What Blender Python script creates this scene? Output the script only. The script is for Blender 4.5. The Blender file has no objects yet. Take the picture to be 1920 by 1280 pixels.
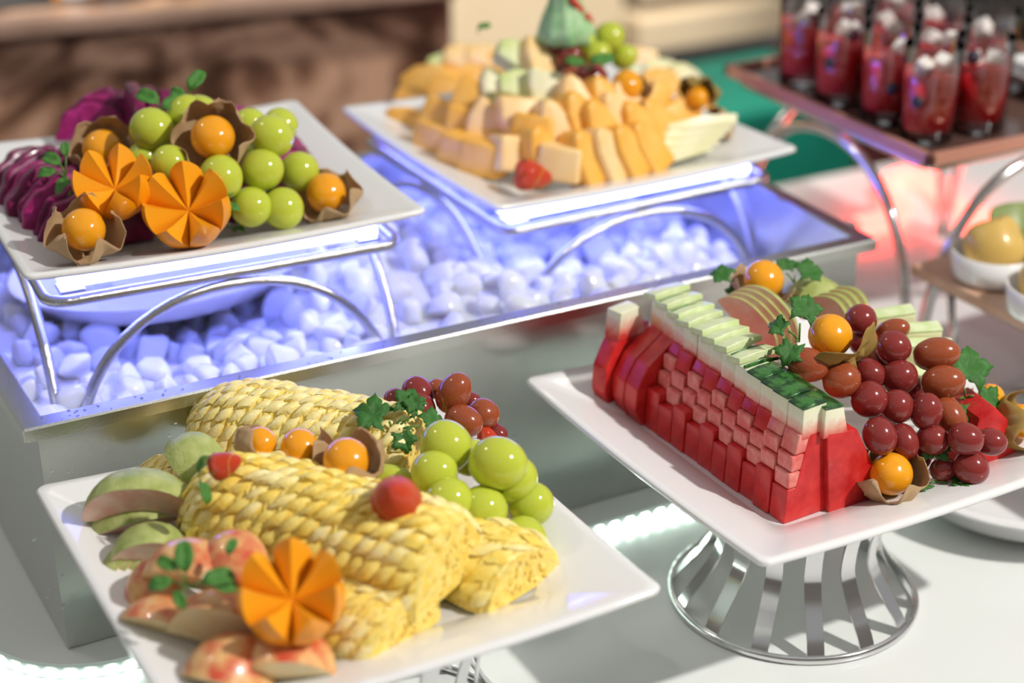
import bpy, bmesh, math, random
from mathutils import Vector, Matrix, Euler, noise
random.seed(7)
sc = bpy.context.scene
COL = sc.collection
R = math.radians
PI = math.pi

# ---------------------------------------------------------------- camera
CAM_H = 0.64; FPX = 3400.0; PITCH = R(25.2); YAW = R(28.3)
cam = bpy.data.cameras.new('camera'); camo = bpy.data.objects.new('camera', cam); COL.objects.link(camo)
camo.location = (0, 0, CAM_H)
camo.rotation_euler = (PI/2 - PITCH, 0, -YAW)
cam.sensor_width = 36; cam.lens = FPX/1920*36; cam.clip_start = .02
cam.dof.use_dof = True; cam.dof.focus_distance = 1.045; cam.dof.aperture_fstop = 3.4
sc.camera = camo
# ---------------------------------------------------------------- world, lamps, exposure
w = bpy.data.worlds.new('world'); sc.world = w; w.use_nodes = True
w.node_tree.nodes['Background'].inputs[0].default_value = (.97, .96, .96, 1)
w.node_tree.nodes['Background'].inputs[1].default_value = .26
def lamp(name, kind, loc, target, energy, color, size, angle=None):
    l = bpy.data.lights.new(name, kind); o = bpy.data.objects.new(name, l); COL.objects.link(o)
    l.energy = energy; l.color = color; o.location = loc
    if kind == 'SPOT': l.shadow_soft_size = size; l.spot_size = R(angle); l.spot_blend = .5
    else: l.size = size
    o.rotation_euler = (Vector(target)-Vector(loc)).to_track_quat('-Z', 'Y').to_euler()
    return o
lamp('key_downlight', 'SPOT', (1.42, -.39, 1.70), (.55, .85, .1), 128, (1, .96, .91), .035, 76)
lamp('ceiling_downlight', 'SPOT', (-.6, 2.0, 2.2), (.5, 1.2, .1), 14, (1, .92, .82), .05, 80)
lamp('ceiling_downlight', 'SPOT', (.9, 1.32, 2.2), (.9, 2.2, .0), 330, (1, .92, .82), .06, 44)
sc.cycles.max_bounces = 8; sc.cycles.diffuse_bounces = 3; sc.cycles.glossy_bounces = 4; sc.cycles.transmission_bounces = 6
sc.view_settings.view_transform = 'Standard'; sc.view_settings.look = 'None'
sc.view_settings.exposure = 0.45; sc.view_settings.gamma = 1; sc.view_settings.use_curve_mapping = False

# ---------------------------------------------------------------- helpers
_f = Vector((math.sin(YAW)*math.cos(PITCH), math.cos(YAW)*math.cos(PITCH), -math.sin(PITCH)))
_r = Vector((math.cos(YAW), -math.sin(YAW), 0)); _u = _r.cross(_f); _c = Vector((0, 0, CAM_H))
def ray(px, py): return _f + _r*((px-960)/FPX) - _u*((py-640)/FPX)
def at(px, py, z):
    d = ray(px, py); return _c + d*((z-CAM_H)/d.z)
def dep(p): return (Vector(p)-_c).dot(_f)
def pxm(r, p): return r*dep(p)/FPX
def surf(px, py, fn):
    d = ray(px, py); t = .5; best = (9, None)
    while t < 1.55:
        p = _c + d*t; g = p.z-fn(p.x, p.y)
        if g <= 0: return p
        if g < best[0] and t > 1.2: best = (g, p)
        t += .0015
    p = best[1]; return Vector((p.x, p.y, p.z-best[0]*.6))

def tag(o, label=None, cat=None, group=None, kind=None):
    if label: o['label'] = label
    if cat: o['category'] = cat
    if group: o['group'] = group
    if kind: o['kind'] = kind
    return o
def empty(name, loc=(0, 0, 0), rot=(0, 0, 0)):
    o = bpy.data.objects.new(name, None); COL.objects.link(o); o.location = loc; o.rotation_euler = rot
    o.empty_display_size = .01; return o
def thing(name, label, cat, loc=(0, 0, 0), rot=(0, 0, 0), group=None):
    return tag(empty(name, loc, rot), label, cat, group)
def me_from(bm, name, smooth=True):
    me = bpy.data.meshes.new(name); bmesh.ops.recalc_face_normals(bm, faces=bm.faces[:]); bm.to_mesh(me); bm.free()
    if smooth:
        for p in me.polygons: p.use_smooth = True
    return me
def obj(name, me, m, parent=None, loc=(0, 0, 0), rot=(0, 0, 0), scale=(1, 1, 1)):
    o = bpy.data.objects.new(name, me); COL.objects.link(o)
    if m is not None and len(me.materials) == 0: me.materials.append(m)
    o.parent = parent; o.location = loc; o.rotation_euler = rot; o.scale = scale
    return o
def pyd(name, v, f, smooth=True):
    me = bpy.data.meshes.new(name); me.from_pydata(v, [], f); me.update()
    bm = bmesh.new(); bm.from_mesh(me); bpy.data.meshes.remove(me)
    return me_from(bm, name, smooth)
def sharp(o, ang=35):
    # smooth shading with hard edges where faces meet steeply
    me = o.data; bm = bmesh.new(); bm.from_mesh(me)
    for e in bm.edges: e.smooth = not (len(e.link_faces) == 2 and e.calc_face_angle(0) > R(ang))
    bm.to_mesh(me); bm.free(); return o
def add_box(bm, c, s, M=None):
    vs = []
    for x in (-.5, .5):
        for y in (-.5, .5):
            for z in (-.5, .5):
                p = Vector((c[0]+x*s[0], c[1]+y*s[1], c[2]+z*s[2]))
                vs.append(bm.verts.new(M @ p if M else p))
    for q in ((0, 1, 3, 2), (4, 6, 7, 5), (0, 4, 5, 1), (2, 3, 7, 6), (0, 2, 6, 4), (1, 5, 7, 3)):
        bm.faces.new([vs[i] for i in q])
    return vs
def box_me(name, c, s, bev=.0, seg=2):
    bm = bmesh.new(); add_box(bm, c, s)
    if bev: bmesh.ops.bevel(bm, geom=bm.edges[:], offset=bev, segments=seg, affect='EDGES', profile=.6)
    return me_from(bm, name, False)
def prism_me(name, outline, th, bev=.001, seg=2, smooth=True):
    # outline in (x, z), extruded along y
    bm = bmesh.new()
    a = [bm.verts.new((x, -th/2, z)) for x, z in outline]; b = [bm.verts.new((x, th/2, z)) for x, z in outline]
    n = len(a); bm.faces.new(a); bm.faces.new(b[::-1])
    for i in range(n): bm.faces.new((a[i], b[i], b[(i+1) % n], a[(i+1) % n]))
    bmesh.ops.recalc_face_normals(bm, faces=bm.faces[:])
    if bev: bmesh.ops.bevel(bm, geom=bm.edges[:], offset=bev, segments=seg, affect='EDGES', profile=.6, clamp_overlap=True)
    return me_from(bm, name, smooth)
def lathe_me(name, prof, n=24, smooth=True, close=False):
    v, f = [], []
    for i in range(n):
        a = 2*PI*i/n
        for r, z in prof: v.append((r*math.cos(a), r*math.sin(a), z))
    m = len(prof)
    for i in range(n):
        for j in range(m if close else m-1):
            j2 = (j+1) % m; i2 = (i+1) % n
            f.append((i*m+j, i2*m+j, i2*m+j2, i*m+j2))
    me = pyd(name, v, f, smooth)
    bm = bmesh.new(); bm.from_mesh(me); bmesh.ops.remove_doubles(bm, verts=bm.verts[:], dist=1e-6)
    bpy.data.meshes.remove(me); return me_from(bm, name, smooth)
def tube_me(name, pts, rad, n=10, closed=False):
    pts = [Vector(p) for p in pts]; m = len(pts); v, f = [], []; rads = rad if isinstance(rad, list) else [rad]*m
    up = None
    for i, p in enumerate(pts):
        a = pts[(i-1) % m] if (closed or i > 0) else p; b = pts[(i+1) % m] if (closed or i < m-1) else p
        t = (b-a).normalized()
        if up is None: up = t.orthogonal().normalized()
        up = (up - t*up.dot(t)).normalized(); s = t.cross(up)
        for k in range(n):
            an = 2*PI*k/n; v.append(p+(up*math.cos(an)+s*math.sin(an))*rads[i])
    for i in range(m if closed else m-1):
        for k in range(n):
            j = (i+1) % m; f.append((i*n+k, i*n+(k+1) % n, j*n+(k+1) % n, j*n+k))
    if not closed: f.append(tuple(range(n-1, -1, -1))); f.append(tuple((m-1)*n+k for k in range(n)))
    return pyd(name, v, f)
def ball_me(name, n=20, m=14, fn=None):
    v, f = [(0, 0, -1)], []
    for j in range(1, m):
        ph = -PI/2+PI*j/m
        for i in range(n):
            th = 2*PI*i/n; v.append((math.cos(ph)*math.cos(th), math.cos(ph)*math.sin(th), math.sin(ph)))
    v.append((0, 0, 1)); t = len(v)-1
    for i in range(n):
        f.append((0, 1+(i+1) % n, 1+i)); b = 1+(m-2)*n; f.append((t, b+i, b+(i+1) % n))
        for j in range(m-2):
            f.append((1+j*n+i, 1+j*n+(i+1) % n, 1+(j+1)*n+(i+1) % n, 1+(j+1)*n+i))
    if fn: v = [fn(Vector(p)) for p in v]
    return pyd(name, v, f)

# ---------------------------------------------------------------- materials
def mat(name, col, rough=.4, col2=None, scale=60., metal=0., sss=0., sssr=.004, trans=0., coat=0., bump=0., bscale=200., emit=None, estr=0., spec=.5, detail=3., lo=.35, hi=.65, ior=1.45, alpha=1.):
    m = bpy.data.materials.new(name); m.use_nodes = True; nt = m.node_tree; b = nt.nodes['Principled BSDF']; I = b.inputs
    c4 = lambda c: (*c, 1)
    I['Base Color'].default_value = c4(col); I['Roughness'].default_value = rough; I['Metallic'].default_value = metal
    I['Specular IOR Level'].default_value = spec; I['IOR'].default_value = ior
    I['Transmission Weight'].default_value = trans; I['Coat Weight'].default_value = coat; I['Coat Roughness'].default_value = .08
    if sss:
        I['Subsurface Weight'].default_value = sss; I['Subsurface Radius'].default_value = (1, .7, .4); I['Subsurface Scale'].default_value = sssr
    if emit: I['Emission Color'].default_value = c4(emit); I['Emission Strength'].default_value = estr
    tc = nt.nodes.new('ShaderNodeTexCoord')
    if col2:
        n = nt.nodes.new('ShaderNodeTexNoise'); n.inputs['Scale'].default_value = scale; n.inputs['Detail'].default_value = detail
        r = nt.nodes.new('ShaderNodeValToRGB'); r.color_ramp.elements[0].color = c4(col); r.color_ramp.elements[1].color = c4(col2)
        r.color_ramp.elements[0].position = lo; r.color_ramp.elements[1].position = hi
        nt.links.new(tc.outputs['Object'], n.inputs['Vector']); nt.links.new(n.outputs['Fac'], r.inputs[0]); nt.links.new(r.outputs[0], I['Base Color'])
    if bump:
        n2 = nt.nodes.new('ShaderNodeTexNoise'); n2.inputs['Scale'].default_value = bscale; n2.inputs['Detail'].default_value = 2
        bp = nt.nodes.new('ShaderNodeBump'); bp.inputs['Strength'].default_value = bump; bp.inputs['Distance'].default_value = .002
        nt.links.new(tc.outputs['Object'], n2.inputs['Vector']); nt.links.new(n2.outputs['Fac'], bp.inputs['Height']); nt.links.new(bp.outputs[0], I['Normal'])
    return m
def ramp_axis(m, axis, stops, a, b, wob=.0, wscale=150.):
    """base colour runs through stops along a local axis between a and b, with a noisy border"""
    nt = m.node_tree; I = nt.nodes['Principled BSDF'].inputs
    tc = nt.nodes.new('ShaderNodeTexCoord'); sx = nt.nodes.new('ShaderNodeSeparateXYZ'); nt.links.new(tc.outputs['Object'], sx.inputs[0])
    mr = nt.nodes.new('ShaderNodeMapRange'); mr.inputs[1].default_value = a; mr.inputs[2].default_value = b
    src = sx.outputs[axis]
    if wob:
        n = nt.nodes.new('ShaderNodeTexNoise'); n.inputs['Scale'].default_value = wscale; nt.links.new(tc.outputs['Object'], n.inputs['Vector'])
        ma = nt.nodes.new('ShaderNodeMath'); ma.operation = 'MULTIPLY_ADD'; ma.inputs[1].default_value = wob; nt.links.new(n.outputs['Fac'], ma.inputs[0]); nt.links.new(src, ma.inputs[2]); src = ma.outputs[0]
    nt.links.new(src, mr.inputs[0]); r = nt.nodes.new('ShaderNodeValToRGB')
    e = r.color_ramp.elements; e[0].position, e[0].color = stops[0][0], (*stops[0][1], 1); e[1].position, e[1].color = stops[-1][0], (*stops[-1][1], 1)
    for p, c in stops[1:-1]: k = e.new(p); k.color = (*c, 1)
    nt.links.new(mr.outputs[0], r.inputs[0]); nt.links.new(r.outputs[0], I['Base Color']); return m
def wave_bump(m, scale, dist, strength=.5, direction='Z', distort=2.):
    nt = m.node_tree; wv = nt.nodes.new('ShaderNodeTexWave'); wv.bands_direction = direction; wv.inputs['Scale'].default_value = scale; wv.inputs['Distortion'].default_value = distort
    tc = nt.nodes.new('ShaderNodeTexCoord'); bp = nt.nodes.new('ShaderNodeBump'); bp.inputs['Strength'].default_value = strength; bp.inputs['Distance'].default_value = dist
    nt.links.new(tc.outputs['Object'], wv.inputs[0]); nt.links.new(wv.outputs['Fac'], bp.inputs['Height']); nt.links.new(bp.outputs[0], nt.nodes['Principled BSDF'].inputs['Normal']); return m
def thin_glass(name, col=(1, 1, 1), refl=.12):
    m = bpy.data.materials.new(name); m.use_nodes = True; nt = m.node_tree; nt.nodes.clear()
    o = nt.nodes.new('ShaderNodeOutputMaterial'); t = nt.nodes.new('ShaderNodeBsdfTransparent'); t.inputs[0].default_value = (*col, 1)
    g = nt.nodes.new('ShaderNodeBsdfGlossy'); g.inputs['Roughness'].default_value = .03; mx = nt.nodes.new('ShaderNodeMixShader')
    fr = nt.nodes.new('ShaderNodeFresnel'); fr.inputs[0].default_value = 1.5; ad = nt.nodes.new('ShaderNodeMath'); ad.inputs[1].default_value = refl-.04; ad.use_clamp = True
    nt.links.new(fr.outputs[0], ad.inputs[0]); nt.links.new(ad.outputs[0], mx.inputs[0]); nt.links.new(t.outputs[0], mx.inputs[1]); nt.links.new(g.outputs[0], mx.inputs[2]); nt.links.new(mx.outputs[0], o.inputs[0])
    return m
M = {}
M['porcelain'] = mat('white_porcelain', (.86, .86, .85), .16, coat=.3)
M['table'] = mat('white_glossy_table', (.80, .82, .80), .22)
M['steel'] = mat('brushed_steel', (.56, .57, .54), .26, metal=1, bump=.04, bscale=900)
M['chrome'] = mat('chrome', (.74, .74, .74), .15, metal=1)
M['chrome_wet'] = mat('frosted_chrome', (.60, .60, .60), .17, metal=1, bump=.25, bscale=1500)
M['ice'] = mat('ice', (.93, .95, .98), .10, sss=.6, sssr=.02, trans=.25, ior=1.31, coat=.4)
M['led_white'] = mat('led_chip', (1, 1, 1), .4, emit=(.80, 1, .88), estr=17)
M['led_tape'] = mat('led_tape', (.55, .60, .57), .4, emit=(.78, 1, .88), estr=.12)
M['led_blue'] = mat('blue_light_panel', (.3, .35, 1), .3, emit=(.20, .23, 1.0), estr=11)
M['neon'] = mat('red_neon', (1, .2, .15), .3, emit=(1, .045, .035), estr=11)
M['green_grape'] = mat('green_grape_skin', (.47, .56, .025), .12, col2=(.60, .65, .09), scale=70, sss=.35, sssr=.008, coat=.35)
M['red_grape'] = mat('red_grape_skin', (.14, .010, .018), .16, col2=(.34, .05, .035), scale=60, coat=.25)
M['red_grape_light'] = mat('light_red_grape_skin', (.24, .035, .02), .18, col2=(.42, .11, .03), scale=50, coat=.3)
M['physalis'] = mat('physalis_skin', (.93, .45, .008), .16, col2=(.95, .50, .02), scale=40, sss=.08, sssr=.006, coat=.4)
M['physalis_deep'] = mat('deep_physalis_skin', (.90, .35, .008), .16, col2=(.93, .40, .015), scale=40, sss=.08, sssr=.006, coat=.4)
M['husk'] = wave_bump(mat('dry_husk', (.72, .44, .20), .55, col2=(.86, .62, .36), scale=90, detail=5), 60, .004, .6, 'DIAGONAL', 6)
M['husk_olive'] = wave_bump(mat('olive_husk', (.44, .26, .05), .5, col2=(.64, .44, .12), scale=90, detail=5), 60, .004, .6, 'DIAGONAL', 6)
M['orange'] = mat('orange_flesh', (.95, .37, .008), .3, col2=(.96, .43, .02), scale=120, coat=.25, bump=.12, bscale=500)
M['orange_skin'] = mat('orange_skin', (.93, .33, .005), .28, coat=.3)
M['orange_core'] = mat('orange_core', (.95, .5, .12), .5, col2=(.93, .36, .03), scale=200)
M['leaf'] = mat('parsley_leaf', (.03, .13, .02), .4, col2=(.06, .22, .035), scale=120, bump=.3, bscale=500)
M['mint'] = mat('mint_leaf', (.05, .19, .025), .42, col2=(.10, .30, .05), scale=120, bump=.3, bscale=500)
M['stem'] = mat('leaf_stem', (.10, .22, .04), .45)
M['dragon'] = mat('dragonfruit_flesh', (.085, .001, .028), .38, col2=(.26, .003, .10), scale=85, detail=6, coat=.12, lo=.38, hi=.68)
M['dragon_light'] = mat('light_dragonfruit_flesh', (.25, .003, .09), .38, col2=(.48, .025, .22), scale=130, detail=6, coat=.12)
M['seed'] = mat('dark_seed', (.02, .004, .01), .4)
M['melon'] = mat('cantaloupe_flesh', (.93, .46, .06), .38, col2=(.95, .54, .12), scale=60)
M['melon_pale'] = mat('cantaloupe_pale', (.95, .62, .24), .4, col2=(.96, .70, .36), scale=60)
M['honeydew'] = mat('honeydew_flesh', (.82, .80, .42), .35, col2=(.90, .86, .58), scale=50)
M['honeydew_green'] = mat('honeydew_green', (.62, .72, .26), .35, col2=(.78, .82, .48), scale=50)
M['pine'] = mat('pineapple_flesh', (.93, .66, .10), .42, col2=(.95, .78, .22), scale=140, bump=.2, bscale=400)
M['pine_pale'] = mat('pale_pineapple_flesh', (.95, .78, .26), .42, col2=(.96, .85, .42), scale=140, bump=.2, bscale=400)
M['pine_core'] = wave_bump(mat('pineapple_fibre', (.92, .64, .10), .45, col2=(.95, .78, .24), scale=180), 90, .002, .4, 'X', 8)
M['pine_speck'] = mat('pineapple_eye', (.80, .50, .07), .6)
M['wm_flesh'] = mat('watermelon_flesh', (.52, .008, .010), .34, col2=(.70, .035, .030), scale=90, detail=5, coat=.08, bump=.15, bscale=700)
M['wm_cube'] = mat('watermelon_cube_flesh', (.74, .09, .08), .34, col2=(.88, .32, .27), scale=110, detail=5, coat=.1, bump=.15, bscale=700)  # paler than the flesh: edge light on the cubes put into the colour
M['wm_rind'] = ramp_axis(mat('watermelon_rind', (.8, .85, .6), .34, coat=.2), 'Z', [(0, (.70, .05, .04)), (.22, (.80, .30, .22)), (.5, (.84, .80, .60)), (1, (.74, .82, .52))], .0, .026, .008, 200)
M['wm_pale'] = mat('shaved_rind', (.60, .72, .34), .35, col2=(.78, .84, .55), scale=110)
M['wm_skin'] = mat('watermelon_skin', (.008, .05, .010), .25, col2=(.05, .19, .035), scale=130, detail=4, coat=.3, lo=.45, hi=.6)
M['guava_skin'] = mat('guava_skin', (.33, .40, .10), .45, col2=(.50, .54, .20), scale=120, detail=5, bump=.2, bscale=600)
M['guava_flesh'] = mat('guava_flesh', (.80, .40, .32), .45, col2=(.88, .62, .50), scale=90, detail=4)
M['guava_pale'] = mat('guava_pale_flesh', (.80, .46, .36), .45, col2=(.86, .68, .50), scale=90)
M['apple_skin'] = mat('apple_skin', (.66, .09, .04), .3, col2=(.84, .50, .20), scale=85, detail=5, coat=.3, lo=.36, hi=.60)
M['apple_flesh'] = mat('apple_flesh', (.86, .68, .34), .5, col2=(.90, .76, .46), scale=60)
M['straw'] = mat('strawberry_skin', (.70, .025, .012), .32, col2=(.80, .10, .02), scale=70, coat=.15, bump=.5, bscale=420)
M['straw_seed'] = mat('strawberry_seed', (.75, .5, .12), .5)
M['copper'] = mat('copper_edge', (.62, .30, .22), .35, metal=.3)
M['tray_dark'] = mat('dark_tray', (.10, .055, .045), .15, col2=(.16, .09, .07), scale=12, coat=.5)
M['wood_tray'] = mat('pale_wood_tray', (.55, .33, .22), .45, col2=(.68, .46, .34), scale=30)
M['glass'] = thin_glass('clear_glass', (.99, .99, 1), .09)
M['red_drink'] = mat('red_drink', (.82, .02, .03), .12, col2=(.90, .07, .08), scale=40, coat=.4)
M['berry'] = mat('dark_berry', (.03, .025, .05), .35)
M['citrus'] = mat('citrus_piece', (.80, .42, .10), .4)
M['foam'] = mat('pale_fruit_cube', (.82, .76, .70), .4)
M['choc'] = mat('chocolate_cup', (.045, .018, .012), .3)
M['yellow'] = mat('yellow_fruit', (.86, .66, .15), .35, col2=(.92, .76, .3), scale=60)
M['bun'] = mat('glazed_bun', (.60, .36, .07), .35, col2=(.76, .54, .16), scale=50, coat=.3)
M['cup_green'] = mat('green_ceramic', (.20, .26, .09), .3, col2=(.30, .36, .13), scale=40)
M['cream'] = mat('cream_panel', (.70, .56, .37), .5, col2=(.76, .63, .44), scale=6)
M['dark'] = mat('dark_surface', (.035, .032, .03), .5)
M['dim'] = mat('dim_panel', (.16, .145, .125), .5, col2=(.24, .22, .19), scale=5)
M['brown_dark'] = mat('dark_maroon', (.06, .012, .01), .5)
M['reflect_taupe'] = mat('reflect_taupe', (.52, .47, .42), .5, col2=(.60, .55, .49), scale=5)  # taupe of the added walls, tuned for how they reflect in chrome
M['teal'] = mat('teal_plastic', (.0, .11, .075), .5, col2=(.0, .15, .10), scale=8)
M['grey'] = mat('grey_floor', (.20, .18, .165), .6, col2=(.26, .24, .22), scale=10)
M['ornament'] = mat('green_icing', (.26, .52, .22), .45, col2=(.46, .70, .38), scale=90, bump=.3, bscale=300)
M['bead_white'] = mat('white_bead', (.88, .86, .84), .3)
M['bead_red'] = mat('red_bead', (.65, .05, .03), .3)
def marble():
    m = mat('brown_marble', (.1, .05, .03), .3); nt = m.node_tree; I = nt.nodes['Principled BSDF'].inputs
    tc = nt.nodes.new('ShaderNodeTexCoord'); n = nt.nodes.new('ShaderNodeTexNoise'); n.inputs['Scale'].default_value = 7; n.inputs['Detail'].default_value = 5; n.inputs['Distortion'].default_value = 1.6
    r = nt.nodes.new('ShaderNodeValToRGB'); e = r.color_ramp.elements
    e[0].position, e[0].color = .42, (.045, .020, .011, 1); e[1].position, e[1].color = .60, (.34, .21, .14, 1); k = e.new(.5); k.color = (.13, .065, .040, 1)
    nt.links.new(tc.outputs['Object'], n.inputs['Vector']); nt.links.new(n.outputs['Fac'], r.inputs[0]); nt.links.new(r.outputs[0], I['Base Color']); return m
M['marble'] = marble()
M['marble_edge'] = mat('marble_edge', (.17, .11, .08), .3, col2=(.24, .16, .12), scale=14)

# ================================================================ SETTING
def struct(name, me, m, label, cat, loc=(0, 0, 0), rot=(0, 0, 0)):
    return tag(obj(name, me, m, None, loc, rot), label, cat, None, 'structure')
struct('floor', box_me('floor', (1.0, 2.2, -.80), (8, 6, .1)), M['grey'], 'dark grey floor behind the buffet table', 'floor')
struct('reflect_wall_front', box_me('reflect_wall_front', (1, -1.6, .3), (8, .1, 2.2)), M['reflect_taupe'], 'unseen taupe wall on the guests side, added for chrome reflections', 'wall')  # unseen wall behind the camera, added to give the chrome contrast
struct('reflect_wall_left', box_me('reflect_wall_left', (-2.2, 1.0, .3), (.1, 6, 2.2)), M['reflect_taupe'], 'unseen taupe wall at the left, added for chrome reflections', 'wall')  # also out of view, added as a darker surface for chrome to mirror
# back counter: brown marble front with paler ledge
ct = tag(empty('wall_back', (.94, 1.895, 0), (0, 0, R(-8))), 'blurred brown marble counter front behind the tub', 'wall', None, 'structure')
obj('marble_panel', box_me('marble_panel', (-1.25, .06, -.32), (2.5, .12, .84), .004), M['marble'], ct)
obj('ledge', box_me('ledge', (-1.25, -.004, .108), (2.5, .03, .020), .004), M['marble_edge'], ct)
obj('counter_top', box_me('counter_top', (-1.25, .55, .09), (2.5, .9, .03), .004), M['dark'], ct)
# cream cabinet wall further back
cw = tag(empty('wall_right', (0, 0, 0)), 'cream panelled cabinet wall beyond the marble counter', 'wall', None, 'structure')
def at_y(px, py, y):
    d = ray(px, py); return _c + d*(y/d.y)
YB = 2.45
def cream_panel(px0, px1, py0, py1, dy=0., m='cream', name='panel'):
    a = at_y(px0, py1, YB+dy); b = at_y(px1, py0, YB+dy)
    z0 = min(a.z, b.z); z1 = max(a.z, b.z)+.02
    return obj(name, box_me(name, ((a.x+b.x)/2, YB+dy+.04, (z0+z1)/2), (b.x-a.x, .08, z1-z0), .006), M[m], cw)
cream_panel(790, 1185, -500, 150); cream_panel(1200, 1475, 20, 105, -.02); cream_panel(1200, 1475, -500, 5, .01)
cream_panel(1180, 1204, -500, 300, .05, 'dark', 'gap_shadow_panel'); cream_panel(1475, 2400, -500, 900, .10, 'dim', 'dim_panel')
cream_panel(700, 1480, 108, 900, .09, 'dark', 'base_shadow_panel')  # dark sheet standing in for the shade below the cream panels

# table
tb = thing('buffet_table', 'white glossy buffet table carrying the tub, stands and trays', 'table', (0, 0, 0))
obj('table_top', box_me('table_top', (.75, .70, -.02), (3.2, 1.40, .04), .004), M['table'], tb)
obj('apron', box_me('apron', (.75, .72, -.12), (3.1, 1.30, .16)), M['table'], tb)
lg = box_me('leg', (0, 0, -.475), (.06, .06, .55), .004)
for x in (-.7, 2.2):
    for y in (.1, 1.3): obj('leg', lg, M['table'], tb, (x, y, 0))

# ================================================================ ICE TUB
TX0, TX1, TY0, TY1, TZ = .1854, .7925, .925, 1.268, .16
tub = thing('ice_tub', 'long stainless steel ice tub full of ice cubes', 'ice tub', (0, 0, 0))
def rect_ring(bm, loops):
    # loops: list of (inset, z); joined in order
    prev = None
    for ins, z in loops:
        c = [bm.verts.new((x, y, z)) for x, y in ((TX0+ins, TY0+ins), (TX1-ins, TY0+ins), (TX1-ins, TY1-ins), (TX0+ins, TY1-ins))]
        if prev:
            for i in range(4): bm.faces.new((prev[i], prev[(i+1) % 4], c[(i+1) % 4], c[i]))
        prev = c
    return prev
bm = bmesh.new(); rect_ring(bm, [(.0095, TZ-.0085), (0, TZ-.0085), (0, TZ-.0012), (.0012, TZ), (.0128, TZ), (.014, TZ-.001), (.014, TZ-.009)])
bmesh.ops.bevel(bm, geom=[e for e in bm.edges if abs(e.verts[0].co.x-e.verts[1].co.x) < 1e-4 and abs(e.verts[0].co.y-e.verts[1].co.y) < 1e-4], offset=.001, segments=2, affect='EDGES')
sharp(obj('rim', me_from(bm, 'rim', True), M['steel'], tub))
bm = bmesh.new(); l = rect_ring(bm, [(.0140, TZ-.004), (.018, .02)]); bm.faces.new(l); obj('inner_wall', me_from(bm, 'inner_wall', False), M['steel'], tub)
bm = bmesh.new(); l = rect_ring(bm, [(.0095, TZ-.004), (.0125, .001)]); bm.faces.new(l); obj('outer_wall', me_from(bm, 'outer_wall', False), M['steel'], tub)
# condensation drops on the rim and the front wall
bm = bmesh.new()
def drop(p, n, r):
    n = Vector(n); a = n.orthogonal().normalized(); b = n.cross(a); p = Vector(p); top = bm.verts.new(p+n*r*.6)
    ring = [bm.verts.new(p+(a*math.cos(t*PI/3)+b*math.sin(t*PI/3))*r) for t in range(6)]
    mid = [bm.verts.new(p+(a*math.cos(t*PI/3)+b*math.sin(t*PI/3))*r*.7+n*r*.42) for t in range(6)]
    for t in range(6):
        bm.faces.new((ring[t], ring[(t+1) % 6], mid[(t+1) % 6], mid[t])); bm.faces.new((mid[t], mid[(t+1) % 6], top))
for i in range(260):
    x = random.uniform(TX0+.01, TX1-.02)
    if random.random() < .3: drop((x, TY0+.001, TZ-.005), (0, -1, 0), random.uniform(.0004, .0009))
    elif random.random() < .5: drop((x, TY0+random.uniform(.002, .012), TZ), (0, 0, 1), random.uniform(.0004, .0011))
    else: drop((TX0+random.uniform(.0, .5)**1.6, TY0+.0105, random.uniform(.03, .145)), (0, -1, 0), random.uniform(.0006, .0015))
tag(obj('condensation_drops', me_from(bm, 'condensation_drops'), thin_glass('water', (.95, .97, 1), .25), tub), None, None, None, 'stuff')

# ice: a packed bed with single cubes heaped on it
def ice_h(x, y):
    u = (x-TX0)/(TX1-TX0); h = .122+.012*math.sin(x*23)*math.cos(y*19+1)
    h -= .05*max(0, (u-.84)/.16); h += .012*math.exp(-((x-.52)/.08)**2); return h
v, f = [], []; NX, NY = 60, 34
for j in range(NY+1):
    for i in range(NX+1):
        x = TX0+.0165+(TX1-TX0-.033)*i/NX; y = TY0+.0165+(TY1-TY0-.033)*j/NY
        v.append((x, y, ice_h(x, y)-.001+.006*noise.noise(Vector((x*90, y*90, 0)))))
for j in range(NY):
    for i in range(NX): a = j*(NX+1)+i; f.append((a, a+1, a+NX+2, a+NX+1))
tag(obj('crushed_ice_bed', pyd('ice_bed', v, f), M['ice']), 'packed bed of crushed ice filling the steel tub', 'ice', None, 'stuff')
ice_mes = []
for k in range(7):
    bm = bmesh.new(); add_box(bm, (0, 0, 0), (1, 1, 1)); bmesh.ops.bevel(bm, geom=bm.edges[:], offset=.30, segments=3, affect='EDGES', profile=.5)
    for q in bm.verts: q.co += Vector((noise.noise(q.co*1.3+Vector((k*9, 0, 0))), noise.noise(q.co*1.3+Vector((0, k*9, 5))), noise.noise(q.co*1.3+Vector((3, 0, k*9)))))*.3; q.co.z *= .8
    ice_mes.append(me_from(bm, 'ice_cube'))
n_ice = 0; tries = 0; placed = []
while n_ice < 290 and tries < 9000:
    tries += 1
    x = random.uniform(TX0+.03, TX1-.03); y = TY0+.03+(TY1-TY0-.06)*random.random()**1.15
    if (x-TX0)/(TX1-TX0) > .9 and random.random() < .6: continue
    s = random.uniform(.014, .026)
    if any((x-a)**2+(y-b)**2 < (.55*(s+c2)*.85)**2 for a, b, c2 in placed): continue
    placed.append((x, y, s)); n_ice += 1
    tag(obj('ice_cube', random.choice(ice_mes), M['ice'], None, (x, y, ice_h(x, y)+s*.12), (random.uniform(0, 6), random.uniform(0, 6), random.uniform(0, 6)), (s, s*random.uniform(.8, 1.2), s)),
        'clear melting ice cube heaped in the steel tub', 'ice cube', 'ice cubes in the tub')
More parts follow.
